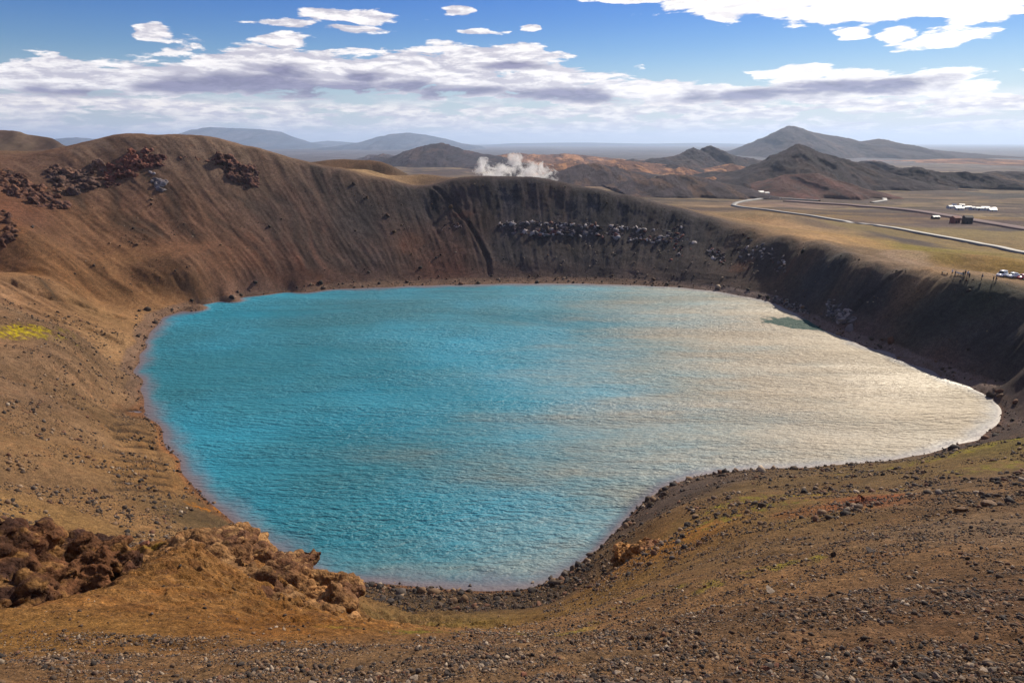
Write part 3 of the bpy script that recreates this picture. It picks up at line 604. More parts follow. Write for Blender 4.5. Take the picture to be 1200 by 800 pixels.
strip('road', 'pale asphalt road crossing the plain and curving back towards the hills', [(1320,325),(1200,297),(1160,289),(1117,280.5),(1075,273.5),(1033,266.5),(990,260),(950,253.5),(915,249),(887,245.5),(868,243),(859,241.2),(862,238.5),(875,235.6),(890,233.4),(908,232.6),(925,233.4),(960,235.5)], 4.6, M_asph, 1.0, n=400)
strip('dirt_track', 'dark purple dirt track running across the plain beyond the road', [(920,236),(960,238.5),(1000,241),(1040,244),(1083,249),(1120,255),(1160,262),(1215,271)], 12, M_dirt, .9)
strip('track', 'thin pale track looping on the plain near the white huts', [(1010,232),(1024,230.8),(1036,232.5),(1037,235.5),(1022,237.5)], 5, M_asph, .9)
strip('pipe_road', 'straight pale road on the rise at the far left edge', [(-120,179),(-40,179),(0,178.6),(45,178)], 5, simple('white_gravel', (.7,.7,.72)), .6, n=60)

# ------------------------------------------------------------------ rocks
def rock_pts(seed, sub=2, cuts=9, flat=.75):
    bm = bmesh.new(); bmesh.ops.create_icosphere(bm, subdivisions=sub, radius=1)
    v = np.array([q.co[:] for q in bm.verts]); f = np.array([[q.index for q in p.verts] for p in bm.faces]); bm.free()
    r = np.random.default_rng(seed)
    for _ in range(cuts):
        n_ = r.normal(size=3); n_ /= np.linalg.norm(n_); d = r.uniform(.3, .74); k = v @ n_ - d
        v = v - np.maximum(k, 0)[:, None] * n_ * .95
    v = v * (1 + r.normal(size=(len(v), 1)) * .035)
    v = v * r.uniform(.7, 1.25, 3) * np.array([1, 1, flat])
    return v, f
def rock_mat(name, c, c2, sc=3.0):
    m, t, b = mat(name); tc = t.node('ShaderNodeTexCoord').outputs['Object']
    info = t.node('ShaderNodeObjectInfo').outputs['Random']
    f = noise(t, tc, sc, 6, .65); cc = t.mix(t.maprange(f, .35, .65), c, c2)
    k = t.math('MULTIPLY_ADD', info, .7, .65); cc = t.mix(1.0, cc, t.node('ShaderNodeCombineColor', i_0=k, i_1=k, i_2=k).outputs[0], 'MULTIPLY')
    t.l.new(cc, b.inputs['Base Color']); b.inputs['Roughness'].default_value = .85; b.inputs['Specular IOR Level'].default_value = .25
    t.l.new(t.node('ShaderNodeBump', i_Height=noise(t, tc, sc * 4, 6, .7), i_Strength=.6, i_Distance=.08).outputs[0], b.inputs['Normal'])
    return m
M_scree, t, b = mat('scree_rock')
pos = t.node('ShaderNodeNewGeometry').outputs['Position']; a = t.node('ShaderNodeAttribute', attribute_name='Col').outputs['Color']
v = t.maprange(noise(t, pos, 14, 5, .7), .3, .7, .7, 1.3, False)
t.l.new(t.mix(1.0, a, t.node('ShaderNodeCombineColor', i_0=v, i_1=v, i_2=v).outputs[0], 'MULTIPLY'), b.inputs['Base Color']); b.inputs['Roughness'].default_value = .85; b.inputs['Specular IOR Level'].default_value = .2
t.l.new(t.node('ShaderNodeBump', i_Height=noise(t, pos, 30, 5, .7), i_Strength=.5, i_Distance=.03).outputs[0], b.inputs['Normal'])
ROCKS = {s: [rock_pts(100 + s * 20 + i, s, flat=.7) for i in range(10)] for s in (1, 2, 3)}; ROCKS[1] = [rock_pts(300 + i, 2, 13, .7) for i in range(10)] if False else ROCKS[1]
def rotmats(n_):
    q = RNG.normal(size=(n_, 4)); q[:, 1:3] *= .35; q /= np.linalg.norm(q, axis=1)[:, None]; w_, x_, y_, z_ = q.T
    return np.stack([1-2*(y_*y_+z_*z_), 2*(x_*y_-z_*w_), 2*(x_*z_+y_*w_), 2*(x_*y_+z_*w_), 1-2*(x_*x_+z_*z_), 2*(y_*z_-x_*w_), 2*(x_*z_-y_*w_), 2*(y_*z_+x_*w_), 1-2*(x_*x_+y_*y_)], 1).reshape(-1, 3, 3)
def rock_soup(name, X, Y, Z, Sz, C, sub, m=None, parent=None):
    Vs, Fs, Cs = [], [], []; off = 0; idx = RNG.integers(0, 10, len(X)); Rm = rotmats(len(X))
    for k in range(10):
        w_ = np.nonzero(idx == k)[0]
        if not len(w_): continue
        v, f = ROCKS[sub][k]
        vv = np.einsum('nij,vj->nvi', Rm[w_], v) * Sz[w_][:, None, None] + np.stack([X[w_], Y[w_], Z[w_]], 1)[:, None, :]
        Vs.append(vv.reshape(-1, 3)); Fs.append((f[None] + (np.arange(len(w_)) * len(v))[:, None, None]).reshape(-1, 3) + off)
        Cs.append(np.repeat(C[w_], len(v), 0)); off += vv.shape[0] * len(v)
    o = np_mesh(name, np.concatenate(Vs), np.concatenate(Fs), m or M_scree, parent, smooth=False)
    attr(o, 'Col', np.concatenate(Cs)); return o
PAL = np.array([(.040,.032,.029),(.065,.045,.033),(.16,.10,.06),(.23,.16,.105),(.13,.065,.04),(.30,.235,.175),(.10,.08,.07),(.085,.055,.04)])
def pal(n_, wts=None):
    i = RNG.choice(len(PAL), n_, p=wts); return PAL[i] * RNG.uniform(.75, 1.25, (n_, 1))
# foreground rubble
N = 130000
a_ = RNG.uniform(R(-45), R(45), N * 3); r_ = np.exp(RNG.uniform(np.log(6.5), np.log(66), N * 3))
X, Y = r_ * np.sin(a_), r_ * np.cos(a_)
clump = fbm(X / 2.5, Y / 2.5, 3, 301) + .25 * perlin(X / 9, Y / 9, 302)
spur = ((X < -3) & (Y > 25)) | ((X < 3) & (Y > 52))
ok = (RNG.random(N * 3) < np.clip(.35 + 1.4 * clump, .05, 1)) & ~(spur & (RNG.random(N * 3) < .93))
X, Y = X[ok][:N], Y[ok][:N]; r_ = np.hypot(X, Y)
Sz = .0085 * (1 - RNG.random(len(X)))**(-.5); Sz = np.minimum(Sz * (1 + r_ / 24), .085 + r_ * .0022)
Z = H(X, Y) + Sz * .12; C = pal(len(X), [.2,.2,.17,.12,.1,.05,.08,.08])
app = Sz / r_ * ((r_ > 9.5) & (np.abs(np.arctan2(X, Y)) < R(42))); order = np.argsort(-app); big = order[:292]; rest = order[292:]
small = rest[app[rest] < .0045]; mid = rest[app[rest] >= .0045]
rest_all = rest
ROCKS[0] = []
for i in range(10):
    bm = bmesh.new(); bmesh.ops.create_icosphere(bm, subdivisions=1, radius=1); bm.free() if False else None
    v_, f_ = rock_pts(300 + i, 1, 5, .7); bm.free()
    ph = (1 + 5**.5) / 2; v0 = np.array([(-1,ph,0),(1,ph,0),(-1,-ph,0),(1,-ph,0),(0,-1,ph),(0,1,ph),(0,-1,-ph),(0,1,-ph),(ph,0,-1),(ph,0,1),(-ph,0,-1),(-ph,0,1)]) / 1.9
    f0 = np.array([(0,11,5),(0,5,1),(0,1,7),(0,7,10),(0,10,11),(1,5,9),(5,11,4),(11,10,2),(10,7,6),(7,1,8),(3,9,4),(3,4,2),(3,2,6),(3,6,8),(3,8,9),(4,9,5),(2,4,11),(6,2,10),(8,6,7),(9,8,1)])
    ROCKS[0].append(((v0 * RNG.uniform(.6, 1.25, (12, 1))) * RNG.uniform(.7, 1.3, 3) * (1, 1, .75), f0))
ft = app < .0021; Cb = C
m1, m0 = rest_all[~ft[rest_all]], rest_all[ft[rest_all]]
rs = rock_soup('scree', X[m1], Y[m1], Z[m1], Sz[m1], C[m1], 1)
tag(rock_soup('grit', X[m0], Y[m0], Z[m0], Sz[m0], C[m0], 0), 'fine grit between the stones of the foreground slope', 'gravel', kind='stuff')
tag(rs, 'loose gravel and small stones strewn over the foreground slope', 'gravel', kind='stuff')
MR = {'dark': rock_mat('dark_stone', (.035,.028,.026), (.075,.055,.045)), 'brown': rock_mat('brown_stone', (.10,.058,.034), (.19,.115,.065)), 'pale': rock_mat('pale_stone', (.20,.15,.11), (.33,.26,.20)), 'red': rock_mat('rust_stone', (.16,.06,.04), (.24,.11,.06))}
RM = {}
for kk in MR:
    for i in range(5):
        v, f = rock_pts(900 + i * 7 + len(kk), 3, 15, .72)
        o = np_mesh('_tmp', v, f, MR[kk], smooth=False); RM[(kk, i)] = o.data; bpy.data.objects.remove(o)
def stone(name, kk, i, loc, s, label, cat, group=None, sq=None):
    o = bpy.data.objects.new(name, RM[(kk, i)]); col.objects.link(o); o.location = loc
    o.rotation_euler = (random.uniform(-.3, .3), random.uniform(-.3, .3), random.uniform(0, 6.28)); o.scale = sq if sq else (s, s, s)
    return tag(o, label, cat, group)
LBL = {'dark': 'dark angular stone lying loose in the foreground rubble', 'brown': 'brown weathered stone lying loose in the foreground rubble', 'pale': 'pale grey-tan stone lying loose in the foreground rubble', 'red': 'rust-red stone lying loose in the foreground rubble'}
for j in big:
    kk = random.choices(['dark', 'brown', 'pale', 'red'], [.42, .33, .17, .08])[0]
    stone('stone', kk, random.randrange(5), (X[j], Y[j], Z[j]), Sz[j] * random.uniform(.85, 1.1), LBL[kk], 'stone', kk + ' stones in the foreground rubble')
# rubble elsewhere: left slope, right shoulder, beaches, foot of the far wall
def scatter(px0, py0, px1, py1, n_, s0, s1, wts=None):
    q = []
    for _ in range(n_):
        m_ = pts_grid(random.uniform(px0, px1), random.uniform(py0, py1))
        if m_ is not None: q.append((*m_, random.uniform(0, 1)))
    return q
# a coarse sight-line table so that many stones can be thrown onto the slopes quickly
def throw(az0, az1, r0, r1, n_, smin, power, cond):
    a_ = RNG.uniform(R(az0), R(az1), n_); r_ = RNG.uniform(r0, r1, n_); X, Y = r_ * np.sin(a_), r_ * np.cos(a_); Z = H(X, Y); k = (Z > .05) & cond(X, Y, Z)
    X, Y, Z = X[k], Y[k], Z[k]; Sz = np.minimum(smin * (1 - RNG.random(len(X)))**(-power), smin * 9); return X, Y, Z + Sz * .1, Sz
parts = []
parts.append(throw(-42, -20, 62, 240, 60000, .045, .5, lambda X, Y, Z: (Z < 24) & (fbm(X / 9, Y / 9, 3, 311) > -.08)))      # left slope and beach
parts.append(throw(5, 42, 55, 150, 40000, .045, .5, lambda X, Y, Z: (X > 8) & (fbm(X / 7, Y / 7, 3, 312) > .0)))            # right shoulder
parts.append(throw(-25, 40, 70, 140, 16000, .09, .55, lambda X, Y, Z: (Z < 2.2)))                                           # near beach
parts.append(throw(-30, 42, 150, 330, 24000, .14, .5, lambda X, Y, Z: (Z < 2.6)))                                           # far beach
parts.append(throw(-36, 36, 200, 360, 7000, .15, .38, lambda X, Y, Z: (Z > 2) & (Z < 40) & (slope_of(X, Y) > .38) & (fbm(X / 16, Y / 16, 3, 313) > .05)))  # far wall
X2, Y2, Z2, S2 = [np.concatenate([p[i] for p in parts]) for i in range(4)]
C2 = pal(len(X2), [.26,.25,.17,.07,.1,.03,.04,.08]) * np.where(np.hypot(X2, Y2) > 190, .8, 1.0)[:, None]
tag(rock_soup('pebbles', X2, Y2, Z2, S2, C2, 0), 'pebbles and small stones scattered over the beaches and inner slopes of the crater', 'gravel', kind='stuff')
# dark boulder strip along the near shore (between water and green slope)
def wade(az0, az1, r0, r1, n_, smin):
    a_ = RNG.uniform(R(az0), R(az1), n_); r_ = RNG.uniform(r0, r1, n_); X, Y = r_ * np.sin(a_), r_ * np.cos(a_); Z = H(X, Y); k = (Z > -.45) & (Z < .25) & (fbm(X / 3, Y / 3, 2, 321) > .05)
    X, Y, Z = X[k], Y[k], Z[k]; return X, Y, Z + .1, np.minimum(smin * (1 - RNG.random(len(X)))**(-.5), .5)
q = [np.concatenate(z_) for z_ in zip(wade(-30, 40, 72, 130, 26000, .09), wade(-34, 40, 130, 320, 30000, .16))]
tag(rock_soup('waterline_stones', *q, pal(len(q[0]), [.35,.3,.08,.03,.12,.01,.05,.06]), 1), 'dark wet stones strewn along the waterline of the lake', 'gravel', kind='stuff')
q = throw(-14, 8, 66, 90, 9000, .075, .42, lambda X, Y, Z: (Z < 5.5))
tag(rock_soup('shore_rubble', *q, pal(len(q[0]), [.42,.3,.06,.03,.1,.01,.02,.06]), 2), 'dark rough rubble bank along the near shore of the lake', 'rubble', kind='stuff')

# single stones the eye picks out
def at(px, py): m_ = march(px, py); return (float(m_[0]), float(m_[1]), float(H(*m_)[0]))
SP_ = [('dark',(977,652),.28,'dark pointed stone standing alone on the right-hand foreground slope'),('dark',(873,690),.20,'dark upright stone at left of the pale flat stone on the foreground slope'),('pale',(903,697),.30,'pale flat stone on the foreground slope, low and wide'),
 ('red',(921,683),.16,'small rust-red stone just above the pale flat stone'),('dark',(1020,648),.24,'dark flat stone right of the dark pointed stone'),('pale',(1165,458),.55,'pale boulder on the dark beach above the right tip of the lake'),
 ('pale',(1155,447),.35,'smaller pale boulder on the dark beach up-slope of the right tip of the lake'),('pale',(55,518),.32,'small white stone alone on the left slope'),('dark',(67,445),.5,'black boulder on the left slope below the yellow moss'),
 ('dark',(38,417),.4,'dark boulder just under the yellow moss patch'),('red',(30,618),.42,'reddish flat stone on the smooth slope above the dark cliff, at the left edge'),('brown',(77,626),.45,'brown flat stone on the smooth slope above the middle of the dark cliff'),
 ('dark',(166,638),.75,'dark block perched on the ridge right of the dark cliff'),('red',(174,648),.65,'reddish block leaning below the dark perched block'),('dark',(143,444),.6,'black stone standing on the left beach'),
 ('dark',(741,602),.42,'black boulder standing in the shallow water at right of the near shore'),('dark',(735,609),.34,'smaller black boulder in the shallow water beside the near shore'),('dark',(645,677),.55,'black boulder half in the water at the near shore'),
 ('dark',(656,676),.3,'small black stone beside the half-sunk black boulder'),('pale',(625,682),.34,'grey stone breaking the water near the near shore'),('dark',(551,686),.36,'dark stone in the shallow water below the middle of the lake'),('dark',(671,667),.3,'dark stone on the waterline right of the black boulder'),
 ('brown',(910,569),.4,'dark brown stone on the grassy shoulder below the lake'),('dark',(928,563),.3,'small dark stone on the grassy shoulder just below the lake edge'),('brown',(1125,600),.55,'smaller of the two tan boulders at the right edge of the slope'),('brown',(1160,594),.75,'larger of the two tan boulders at the right edge of the slope'),
 ('pale',(614,304),.75,'pale boulder alone on the dark far wall, below the rock ledge'),('pale',(657,312),.8,'pale boulder low on the dark far wall, above the far shore'),('pale',(674,240),.35,'tiny white stone high on the far wall under the rim'),
 ('brown',(160,290),1.2,'brown boulder on the left wall below the red cliffs'),('brown',(178,233),1.2,'dark brown boulder just below the red cliffs of the left wall'),('brown',(129,288),.9,'brown boulder low on the sunlit left wall'),
 ('dark',(38,267),1.1,'dark boulder on the left wall below the big red cliff at the left edge')]
for i, (kk, p, s, lb) in enumerate(SP_):
    X0 = at(*p)
    if 'water' in lb or 'waterline' in lb: q = P0(p[0], p[1]); X0 = (q[0], q[1], max(float(H(q[0], q[1])[0]) + s * .3, -s * .15))
    st = stone('boulder' if s > .3 else 'stone', kk, i % 5, (X0[0], X0[1], X0[2] + s * .2), s, lb, 'boulder' if s > .3 else 'stone', sq=(s * 1.5, s, s * .35) if 'flat' in lb else ((s * .8, s * .8, s * 1.35) if ('pointed' in lb or 'upright' in lb) else None))
    if 'upright' in lb or 'pointed' in lb: st.rotation_euler = (.1, .15, random.uniform(0, 6))

# ------------------------------------------------------------------ rock outcrops (each one rock mass)
M_out = ground_mat('outcrop_rock', grain=((3, .35), (.8, .3), (.25, .25)), bump=1.0, bscale=1.6, spots=False)
M_outfar = ground_mat('cliff_rock', grain=((.9, .4), (.3, .35), (.08, .25)), bump=1.0, bscale=.8, spots=False)
def vnormals(me):
    a = np.empty(len(me.vertices) * 3, np.float32); me.vertex_normals.foreach_get('vector', a); return a.reshape(-1, 3)
def n3d(p, s, seed, o=3): return (fbm(p[:, 0] / s, p[:, 1] / s + p[:, 2] / s * .7, o, seed) + fbm(p[:, 2] / s + 5, p[:, 0] / s * .8 - p[:, 1] / s * .5, o, seed + 7)) * .7
def r3d(p, s, seed, o=3): return (ridged(p[:, 0] / s, p[:, 1] / s + p[:, 2] / s * .7, o, seed) + ridged(p[:, 2] / s + 5, p[:, 0] / s * .8 - p[:, 1] / s * .5, o, seed + 7)) * .5
def outcrop(name, label, lumps, voxel, cols, seed, amp=.35, amps=1.0, m=None, layer=0, lift=0, tk_=1.0, fat=1.0):
    """lumps: (x, y, z, (sx, sy, sz)) merged to one skin and weathered by noise"""
    Vs, Fs = [], []; off = 0
    for i, (x, y, z, s) in enumerate(lumps):
        z += lift
        v, f = ROCKS[3][(i * 3 + seed) % 10]; a = RNG.uniform(0, 6.28); c_, s_ = math.cos(a), math.sin(a)
        v = np.stack([v[:, 0] * c_ - v[:, 1] * s_, v[:, 0] * s_ + v[:, 1] * c_, v[:, 2] * 1.4], 1)
        Vs.append(v * np.array(s) * fat + (x, y, z)); Fs.append(f + off); off += len(v)
    o = np_mesh('_src', np.concatenate(Vs), np.concatenate(Fs))
    md = o.modifiers.new('r', 'REMESH'); md.mode = 'VOXEL'; md.voxel_size = voxel
    dg = bpy.context.evaluated_depsgraph_get(); me = bpy.data.meshes.new_from_object(o.evaluated_get(dg))
    bpy.data.objects.remove(o)
    v = np.empty(len(me.vertices) * 3, np.float32); me.vertices.foreach_get('co', v); v = v.reshape(-1, 3).astype(float); nn = vnormals(me)
    d = r3d(v, 3.2 * amps, seed, 3) * amp + n3d(v, 1.1 * amps, seed + 3, 4) * amp * .35 - np.maximum(0, r3d(v, 1.7 * amps, seed + 9, 2) - .2) * amp * 1.2
    rr_ = np.random.default_rng(seed); 
    for cell, ck, tk in ((2.3 * amps, .55, .30), (.8 * amps, .28, .34)):
        ext = v.max(0) - v.min(0); ns = int(min(700, max(12, len(v) * voxel * voxel / cell**2)))
        sd_ = v[rr_.integers(0, len(v), ns)]; tn = rr_.normal(size=(ns, 3)) * tk
        for i in range(0, len(v), 8000):
            vv = v[i:i+8000] + (n3d(v[i:i+8000], cell, seed + 80, 2) * cell * .25)[:, None]; D2 = ((vv[:, None] - sd_[None])**2).sum(-1); k_ = np.argpartition(D2, 1, 1)[:, :2]; dd = np.sqrt(np.take_along_axis(D2, k_, 1)); o_ = np.argsort(dd, 1); dd = np.take_along_axis(dd, o_, 1); k_ = np.take_along_axis(k_, o_, 1)[:, 0]
            d[i:i+8000] += amp * (-ck * np.exp(-(dd[:, 1] - dd[:, 0]) / (cell * .07))) + tk_ * np.clip((tn[k_] * (v[i:i+8000] - sd_[k_])).sum(1), -.5 * cell, .5 * cell)
    if layer: d = d + np.sin((v[:, 2] + n3d(v, 4, seed + 30, 2) * 1.5) / layer * 6.28) * amp * .35
    v = v + nn * d[:, None]; me.vertices.foreach_set('co', v.astype(np.float32).ravel())
    me.polygons.foreach_set('use_smooth', np.ones(len(me.polygons), bool)); me.materials.append(m or M_out); me.name = name; me.update()
    o = bpy.data.objects.new(name, me); col.objects.link(o)
    c1, c2, c3 = [np.array(c) for c in cols]; a = sstep(-.2, .25, n3d(v, 4 * amps, seed + 50)); b_ = sstep(.05, .35, n3d(v, 1.2 * amps, seed + 60))
    c = c1 + (c2 - c1) * a[:, None]; c = c + (c3 - c) * (b_ * .8)[:, None]; attr(o, 'Col', c)
    return tag(o, label, 'rock outcrop')
ORC = [(.26,.13,.05),(.17,.075,.035),(.36,.20,.085)]; RDC = [(.10,.045,.022),(.045,.022,.016),(.24,.125,.045)]
def LP(px, py, Y, s): p = P(px, py, Y); return (p[0], p[1], p[2], s if isinstance(s, tuple) else (s, s, s * .9))
# dark red cliff, lower left: lumps placed by sight line at believable distances
outcrop('rock_outcrop', 'dark red cliff with shadowed faces at the lower left edge', [LP(-40,700,33,(4,4,5)),LP(5,690,35,(3.2,3.2,4.2)),LP(30,668,38,(3,3,3.2)),LP(48,700,37,(2.6,2.6,3.4)),LP(60,658,42,(2.4,2.6,2)),LP(80,690,40,(3,3,3)),LP(95,655,43,(2.6,2.8,2.4)),
  LP(112,668,41,(2.2,2.4,2.4)),LP(125,665,41,(1.5,2,1.6)),LP(20,720,33,(2.6,2.6,3)),LP(-10,740,30,(2.6,2.6,2.6)),LP(100,690,39,(2.2,2.4,2.2)),LP(145,672,42,(1.8,2.2,1.1)),LP(60,645,46,(1.6,2.4,1.2)),LP(85,643,45,(2.2,2.4,1.5)),LP(118,650,44,(1.8,2,1.3)),LP(8,655,41,(2.0,2.4,1.4))], .15, RDC, 4, .62, .9, lift=.7, tk_=.35, fat=1.12)
outcrop('rock_outcrop', 'orange-brown knobbly rock mass between the dark cliff and the lake', [LP(215,665,45,(3.6,3,1.2)),LP(245,655,48,(3.8,3.2,1.4)),LP(262,645,54,(2.8,3,1.5)),LP(232,648,53,(2.6,2.6,1.3)),LP(215,655,50,(2.0,2.6,1.2)),
  LP(290,665,52,(4,3.2,1.6)),LP(320,680,50,(3.8,3,1.6)),LP(345,695,50,(3.4,3,1.8)),LP(370,705,49,(2.8,2.6,2.0)),LP(392,712,48,(1.6,2,2.3)),LP(385,730,44,(1.9,1.9,1.8)),LP(355,690,56,(3,3,1.6)),LP(250,685,43,(3.8,2.2,1.1)),LP(290,700,42,(3.4,2.2,1.1)),
  LP(180,672,44,(2.6,2,.9)),LP(375,690,55,(2.6,2.6,1.4)),LP(200,690,40,(2.6,1.8,.6)),LP(225,700,39,(2.8,1.6,.55)),LP(255,705,39,(2.4,1.6,.6)),LP(315,712,41,(2.8,1.8,.7)),LP(340,722,41,(2.4,1.8,.8)),LP(365,735,41,(2.2,1.8,.9)),LP(170,680,41,(2.2,1.6,.6)),LP(395,742,40,(1.5,1.6,1.2)),LP(330,665,60,(3.2,3,1.4)),LP(300,650,64,(2.6,3,1.2)),LP(398,700,51,(1.2,1.8,1.6))], .16, [(.19,.10,.042),(.10,.048,.026),(.28,.16,.07)], 12, .42, layer=1.1, lift=.1, tk_=.3, fat=1.3)
outcrop('rock_outcrop', 'small dark-sided rock knob at the shore above the knobbly rock mass', [LP(272,632,71,(1.7,1.8,1.9)),LP(280,640,70,(1.8,2,1.3)),LP(264,634,70,(1.0,1.2,1.4)),LP(290,650,69,(1.8,2,1.0))], .14, [(.20,.09,.045),(.14,.06,.035),(.34,.18,.08)], 21, .3)
outcrop('rock_outcrop', 'low rust-red outcrop on the slope under the right end of the lake', [(lambda p: (p[0], p[1], p[2] + dz, s))(at(px, py)) for px, py, dz, s in ((1002,592,0,(1.1,.7,.4)),(1010,590,0,(1.3,.8,.45)),(1019,591,0,(1.1,.7,.38)))], .1, [(.19,.065,.035),(.11,.045,.035),(.28,.12,.06)], 33, .18, .5)
outcrop('rock_outcrop', 'orange eroded bank above the near shore right of the middle', [(lambda p: (p[0], p[1], p[2] + dz, s))(at(px, py)) for px, py, dz, s in ((735,655,-.2,(1.6,2.4,.7)),(750,648,-.2,(2.0,2.2,.8)),(765,642,-.3,(2.0,2,.7)),(725,664,-.3,(1.4,1.6,.6)),(742,652,-.1,(2.2,2.2,.8)),(757,646,-.1,(2.2,2.2,.8)),(730,660,-.1,(2,2,.7)))], .12, [(.30,.15,.055),(.15,.075,.04),(.36,.20,.08)], 35, .25, .7)
# cliffs of the left wall
def cliff_lumps(pts, step, n_, s0, s1, spread):
    out = []; r = random.Random(5 + len(pts))
    for (ax, ay), (bx, by) in zip(pts[:-1], pts[1:]):
        k = max(1, int(math.hypot(bx - ax, by - ay) / step))
        for i in range(k):
            for _ in range(n_):
                px = ax + (bx - ax) * i / k + r.uniform(-4, 4); py = ay + (by - ay) * i / k + r.uniform(-spread, spread)
                m_ = march(px, py)
                if m_ is None: continue
                s = r.uniform(s0, s1) * 1.75; out.append((m_[0], m_[1], float(base(*[np.array([q]) for q in m_])[0]) - s * .3, (s, s, s * r.uniform(.8, 1.3))))
    return out
CLC = [(.10,.052,.04),(.16,.08,.05),(.055,.038,.036)]
outcrop('cliff', 'long dark red-brown cliff band across the left wall at the left edge', cliff_lumps([(-25,212),(20,218),(45,230),(72,234)], 5, 7, 1.4, 3.0, 12), .42, CLC, 3, 1.2, 1.5, M_outfar, tk_=.25)
outcrop('cliff', 'craggy cliff lump in the middle of the left wall, right of the long cliff band', cliff_lumps([(66,208),(90,216),(105,208),(122,198)], 5, 7, 1.3, 2.8, 12), .42, [(.10,.065,.055),(.16,.09,.065),(.06,.042,.04)], 5, 1.2, 1.5, M_outfar, tk_=.25)
outcrop('cliff', 'reddest cliff crag just under the top of the left wall', cliff_lumps([(128,208),(140,200),(155,190),(175,185),(190,192)], 5, 7, 1.2, 2.6, 9), .42, [(.14,.055,.042),(.09,.042,.036),(.19,.09,.06)], 6, 1.4, 1.4, M_outfar, tk_=.25)
outcrop('cliff', 'grey rocky patch below the reddest crag of the left wall', cliff_lumps([(182,205),(190,215),(198,222)], 6, 6, 1.0, 2.0, 7), .42, [(.15,.13,.14),(.22,.20,.21),(.11,.09,.09)], 7, .7, 1.2, M_outfar, tk_=.25)
outcrop('cliff', 'isolated dark crag with a shadowed left side, under the rim right of the red crags', cliff_lumps([(258,188),(272,196),(285,204),(302,213)], 5, 7, 1.1, 2.9, 7), .42, [(.11,.055,.044),(.07,.042,.038),(.16,.08,.055)], 8, 1.4, 1.4, M_outfar, tk_=.25)
outcrop('cliff', 'thin broken line of rock just under the rim between the red crags', cliff_lumps([(215,186),(232,186),(250,189)], 6, 5, .8, 1.4, 2), .4, CLC, 9, .5, 1.2, M_outfar, tk_=.25)
outcrop('cliff', 'short dark cliff remnant low at the left edge below the long band', cliff_lumps([(-8,250),(8,258),(14,275),(3,285)], 6, 5, 1.0, 2.2, 5), .42, CLC, 10, .8, 1.4, M_outfar, tk_=.25)
outcrop('cliff', 'long thin dark rock stratum along the middle of the far wall', cliff_lumps([(586,266),(620,266),(650,268),(690,269),(735,274),(785,278)], 3, 2, .45, .85, 2.2), .32, [(.085,.06,.058),(.15,.12,.12),(.05,.038,.04)], 41, .6, .9, M_outfar, tk_=.5)
outcrop('cliff', 'crumbling dark rock stratum right of the long thin one on the far wall', cliff_lumps([(868,294),(890,297),(912,304)], 3, 2, .4, .9, 4), .32, [(.08,.06,.06),(.17,.14,.14),(.05,.04,.042)], 42, .6, .9, M_outfar, tk_=.5)
# ledge of the far wall: two rows of blocks
def ledge(name, label, rows, cols, seed, kind=None):
    L_ = []; r = random.Random(seed); Xs, Ys, Zs, Ss, Cs = [], [], [], [], []
    for pts, n_, s0, s1, spread in rows:
        d = np.cumsum([0] + [math.hypot(b[0]-a[0], b[1]-a[1]) for a, b in zip(pts[:-1], pts[1:])])
        for i in range(n_):
            q = r.uniform(0, d[-1]); px = np.interp(q, d, [p[0] for p in pts]); py = np.interp(q, d, [p[1] for p in pts]) + r.gauss(0, spread)
            m_ = march(px, py)
            if m_ is None: continue
            s = 1.3 * s0 * (s1 / s0)**(r.random()**1.5); Xs.append(m_[0]); Ys.append(m_[1]); Zs.append(float(base(*[np.array([k]) for k in m_])[0]) - s * .12); Ss.append(s); Cs.append(np.array(r.choice(cols)) * r.uniform(.7, 1.2))
    return tag(rock_soup(name, np.array(Xs), np.array(Ys), np.array(Zs), np.array(Ss), np.array(Cs), 2), label, 'rock ledge', kind=kind)
LC = [(.09,.08,.09),(.045,.04,.045),(.26,.235,.24),(.40,.36,.35),(.30,.26,.26),(.13,.055,.05),(.06,.04,.04),(.05,.04,.045),(.13,.11,.12)]
ledge('rock_ledge', 'double band of broken pale and dark rock high on the middle of the far wall', [([(585,263),(620,261),(680,264),(740,268),(786,273)], 380, .45, 1.6, 1.2), ([(600,270),(630,273),(690,272),(740,280),(785,282)], 340, .45, 1.8, 2.0)], LC, 3)
ledge('rock_ledge', 'scattered red and pale rocks on the far wall, just right of the double band', [([(785,280),(800,288),(815,292)], 130, .4, 1.3, 8), ([(830,295),(850,302)], 40, .4, 1.1, 5)], LC + [(.18,.06,.05)] * 2, 4, 'stuff')
ledge('rock_ledge', 'rightmost rocky patch of the far wall, near where it bends to the right', [([(865,292),(890,296),(910,302),(922,314)], 150, .4, 1.4, 6)], LC, 5, 'stuff')
ledge('rock_ledge', 'short thin red rock line at left of the gully on the far wall', [([(515,268),(530,265),(546,266)], 55, .35, 1.0, 1.8)], [(.12,.06,.05),(.2,.15,.14),(.09,.06,.06)], 6, 'stuff')
ledge('rock_pile', 'heap of grey blocks at the foot of the wall beside the dark pool', [([(970,360),(985,368),(1000,374)], 150, .5, 1.5, 5), ([(905,352),(930,358),(950,366)], 90, .35, .9, 3)], [(.08,.075,.08),(.13,.12,.13),(.22,.20,.20),(.06,.055,.06)], 8, 'stuff')
# loose pale boulders fallen on the far wall: individuals
for i in range(46):
    px = random.choice([random.uniform(680,720), random.uniform(590,940), random.uniform(740,900)]); py = np.interp(px, [590, 700, 800, 900, 940], [300, 300, 308, 322, 335]) + random.gauss(0, 9)
    q = at(px, py); s = random.uniform(.3, .75)
    stone('boulder', 'pale', i % 5, (q[0], q[1], q[2] + s * .2), s, 'pale fallen boulder lying on the dark far wall among the others below the ledge', 'boulder', 'pale boulders fallen on the far wall')

